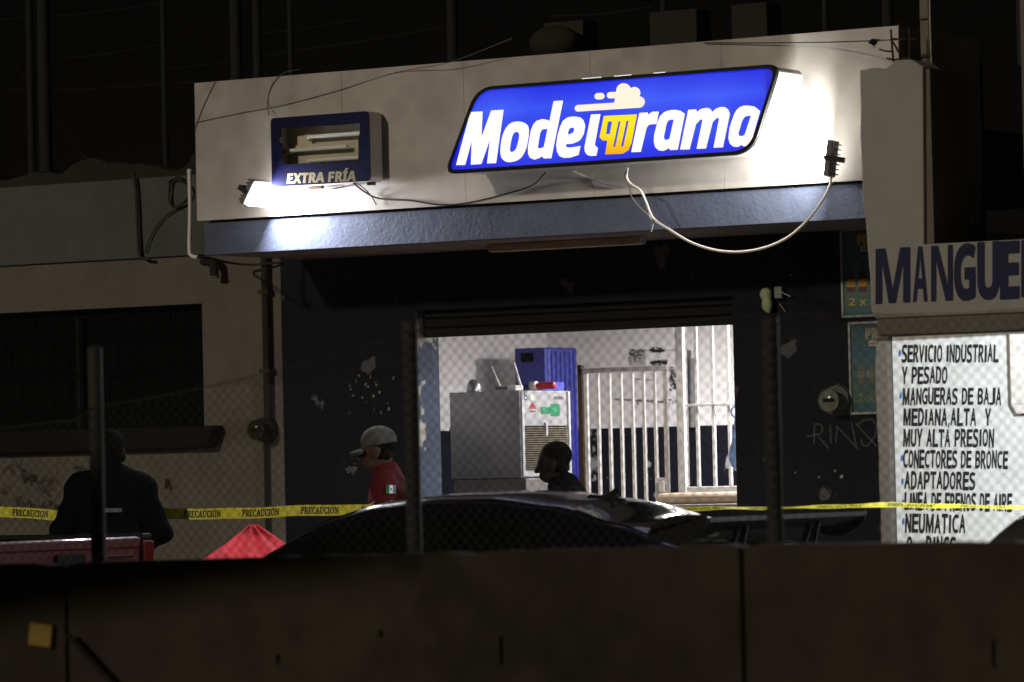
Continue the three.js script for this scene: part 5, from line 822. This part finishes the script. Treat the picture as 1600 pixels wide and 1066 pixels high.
// ------------------------------------------------------------ caution tape
{
  const tex = canvasTex(1024, 168, (c, w, h) => {
    c.fillStyle = '#d2cc2c'; c.fillRect(0, 0, w, h); for (let i = 0; i < 60; i++) { c.fillStyle = `rgba(255,255,170,${rr(0.03, 0.12)})`; c.fillRect(rr(0, w), 0, rr(3, 30), h); }
    c.fillStyle = '#1a1806'; c.strokeStyle = '#1a1806'; fitText(c, 'PRECAUCION', 150, 34, 800, 134, 'bold 100px serif', 7);
  });
  tex.wrapS = THREE.RepeatWrapping;
  // two lengths of one strip: flat at left, nearly edge on at right
  const pos = [], uv = [], idx = [], N = 160, xa = -3.2, xb = 5.6;
  for (let i = 0; i <= N; i++) {
    const k = i / N, x = xa + (xb - xa) * k, px = x < -1.55 ? 0.03 * (-1.55 - x) : 0, tw = R(8) + (R(73) - R(8)) * THREE.MathUtils.smoothstep(x, 0.6, 2.4) + 0.1 * Math.sin(x * 4.3) + 0.06 * Math.sin(x * 17), y = 1.318 - (x + 2) * 0.0075 + px + 0.008 * Math.sin(x * 1.9 + 0.6) + 0.004 * Math.sin(x * 5.1) + 0.002 * Math.sin(x * 13), z = 2.62 + 0.01 * Math.sin(x * 2), h = 0.032;
    for (const s of [-1, 1]) { pos.push(x, y + s * h * Math.cos(tw), z - s * h * Math.sin(tw)); uv.push((x - xa) / 0.427 + 0.28, s > 0 ? 1 : 0); }
    if (i < N) { const a = i * 2; idx.push(a, a + 2, a + 1, a + 1, a + 2, a + 3); }
  }
  const g = new THREE.BufferGeometry(); g.setAttribute('position', new THREE.Float32BufferAttribute(pos, 3)); g.setAttribute('uv', new THREE.Float32BufferAttribute(uv, 2)); g.setIndex(idx); g.computeVertexNormals();
  single('caution_tape', g, new THREE.MeshStandardMaterial({ map: tex, roughness: 0.4, side: THREE.DoubleSide }), 'yellow caution tape with black lettering stretched behind the cars', 'caution tape');
}

// ------------------------------------------------------------ chain-link fence
{
  const FZ2 = 8.0, t = thing('chain_link_fence', 'chain link fence on grey posts behind the concrete barrier', 'fence', [4.48, 0, FZ2]);
  const tops = [[1.08, 2.1], [2.79, 2.1], [4.484, 2.15], [6.24, 2.11], [7.95, 2.12]];
  for (const [x, y] of tops) { const p = part(t, 'post', new THREE.CylinderGeometry(0.034, 0.034, y, 16).translate(x - 4.48, y / 2, 0), M.galv); part(p, 'post_cap', new THREE.SphereGeometry(0.036, 14, 8, 0, Math.PI * 2, 0, Math.PI / 2).scale(1, 0.5, 1).translate(x - 4.48, y - 0.001, 0), M.galv); }
  const topAt = (x) => { if (x < 2.79) return 1.8 - 0.06 * (2.79 - x); if (x < 4.48) { const k = (x - 2.79) / 1.69; return 1.845 + 0.27 * k - 0.11 * k * (1 - k); } return 2.13 - 0.03 * Math.sin((x - 4.48) * 1.79) ** 2; };
  // woven zigzag wires: each is a thin square bar bent at every crossing
  const pitch = 0.052, zg = 0.0035, r = 0.0013, pos = [], idx = [];
  const seg = (a, b) => { const d = b.clone().sub(a).normalize(), u = V(0, 0, 1), v = d.clone().cross(u).normalize(), o = pos.length / 3; for (const p of [a, b]) for (const [i, j] of [[1, 0], [0, 1], [-1, 0], [0, -1]]) { const q = p.clone().addScaledVector(u, r * i).addScaledVector(v, r * j); pos.push(q.x, q.y, q.z); } for (let k = 0; k < 4; k++) { const a2 = o + k, b2 = o + (k + 1) % 4; idx.push(a2, b2, a2 + 4, a2 + 4, b2, b2 + 4); } };
  for (let i = 0, x = 0.4; x < 8.9; x += pitch, i++) for (let k = 0, y = 0.75; y < 2.2; y += pitch / 2, k++) {
    const top = topAt(x); if (y + pitch / 2 > top) break;
    const sag = (xx, yy) => 0.004 * Math.sin(xx * 2.3 + yy * 3) + 0.003 * Math.sin(yy * 9 + xx * 1.3);
    const xa = x + (k % 2 ? pitch / 2 : -0), xb = x + (k % 2 ? -0 : pitch / 2);
    // lean with the sag of the fence at left
    const A = V(xa - 4.48 + sag(xa, y), y, (k % 2 ? zg : -zg) + 0.04), B = V(xb - 4.48 + sag(xb, y + pitch / 2), y + pitch / 2, (k % 2 ? -zg : zg) + 0.04); seg(A, B);
    const C = V(xa - 4.48 + sag(xa, y) + (k % 2 ? -0 : 0), y, 0);
    const A2 = V(x + (k % 2 ? -pitch / 2 : 0) + (k % 2 ? 0 : 0) - 4.48 + sag(x, y) , y, (k % 2 ? zg : -zg) + 0.04);
    const xa2 = x + (k % 2 ? -pitch / 2 : 0), xb2 = x + (k % 2 ? 0 : -pitch / 2);
    seg(V(xa2 - 4.48 + sag(xa2, y), y, (k % 2 ? zg : -zg) + 0.04), V(xb2 - 4.48 + sag(xb2, y + pitch / 2), y + pitch / 2, (k % 2 ? -zg : zg) + 0.04));
  }
  const g = new THREE.BufferGeometry(); g.setAttribute('position', new THREE.Float32BufferAttribute(pos, 3)); g.setIndex(idx); g.computeVertexNormals();
  const m = part(t, 'wire_mesh', g, M.meshWire); m.userData.kind = 'stuff';
  const pts = []; for (let x = 0.4; x < 8.9; x += 0.1) pts.push(V(x - 4.48, topAt(x) - 0.01, 0.04)); part(t, 'top_wire', tube(pts, 0.0024, 160, 5), M.meshWire);
}

// ------------------------------------------------------------ concrete barrier blocks
{
  const ZF = 8.95, jA = W(103, 960, ZF).x, jB = W(1160, 950, ZF).x, hA = W(103, 880, ZF).y, hB = W(1160, 851, ZF).y, hC = W(1590, 848, ZF).y;
  const blocks = [[jA - 3.4, jA - 0.008, W(0, 884, ZF).y, hA, 'concrete barrier block at the left edge with a yellow marker'], [jA + 0.008, jB - 0.008, hA, hB, 'long middle concrete barrier block with dark lifting slots'], [jB + 0.008, jB + 3.4, hB, hC, 'concrete barrier block at the right edge beyond the joint']];
  const slots = [[], [[435, 1031, 0.011, 0.018], [595, 992, 0.008, 0.013], [785, 1018, 0.013, 0.055]], [[1555, 1023, 0.012, 0.05]]];
  blocks.forEach(([x0, x1, y0, y1, label], i) => {
    const t = thing('barrier_block', label, 'concrete barrier', [(x0 + x1) / 2, 0, 8.8], 0, i > 2 ? '' : undefined), Z = 8.95;
    const tp = []; for (let q = 0; q <= 42; q++) { const k = q / 42, edge = q === 0 || q === 42; tp.push([x1 + (x0 - x1) * k, y1 + (y0 - y1) * k + rr(-0.0025, 0.0025) - (edge ? 0.012 : rnd() < 0.14 ? rr(0.006, 0.016) : 0)]); }
    const s = poly([[x0, 0.4], [x1, 0.4], ...tp]);
    for (const [px, py, w, h] of slots[i]) { const p = W(px, py, Z); s.holes.push(roundPoly([[p.x - w, p.y - h], [p.x + w, p.y - h], [p.x + w, p.y + h], [p.x - w, p.y + h]], w * 0.6)); }
    wpart(t, 'face', boxUV(extrude(s, 8.8, Z, 0.008)), M.barrier);
    wpart(t, 'core', boxUV(extrude(roundPoly([[x0 + 0.012, 0.41], [x1 - 0.012, 0.41], [x1 - 0.012, y1 - 0.022], [x0 + 0.012, y0 - 0.022]], 0.014), 8.62, 8.928)), M.barrier);
    wpart(t, 'foot', boxUV(new THREE.ExtrudeGeometry(poly([[8.5, 0.004], [9.12, 0.004], [9.12, 0.1], [8.955, 0.398], [8.615, 0.398], [8.5, 0.1]]), { depth: x1 - x0, bevelEnabled: false }).rotateY(-Math.PI / 2).scale(1, 1, 1).translate(x1, 0, 0)), M.barrier);
    if (!i) { const p = W(64, 993, Z + 0.02); wpart(t, 'reflector', box(-0.062, 0.062, -0.05, 0.05, 0, 0.03, 0.01).rotateZ(-0.12).translate(p.x, p.y, Z + 0.002), mat(0.2, 0.125, 0.006, 0.6)); }
  });
  single('iron_rod', bar(W(106, 992, 9.0), W(200, 1095, 9.0), 0.013, 8), M.rustDark, 'dark rod slanting down from the joint beside yellow marker', 'rod');
}

{ // added screen outside the frame, there only to shade the left of the barrier
  const t = thing('added_shade_screen', 'added unseen slatted screen that shades the left of the barrier', 'screen', [-0.3, 0, 13.2]);
  part(t, 'post', new THREE.CylinderGeometry(0.09, 0.1, 3.8, 14).translate(-1.2, 1.9, -0.13), M.galv);
  for (let k = 0; k < 13; k++) { const y = 2.0 + k * 0.105, x1 = 4.7 - 0.22 * k; part(t, 'slat', box(-2.3, x1, -0.04, 0.04, 0, 0.02).rotateZ(0.115 - 0.012 * k).translate(0, y, 0), M.galvDark); }
}
renderer.render(scene, camera);
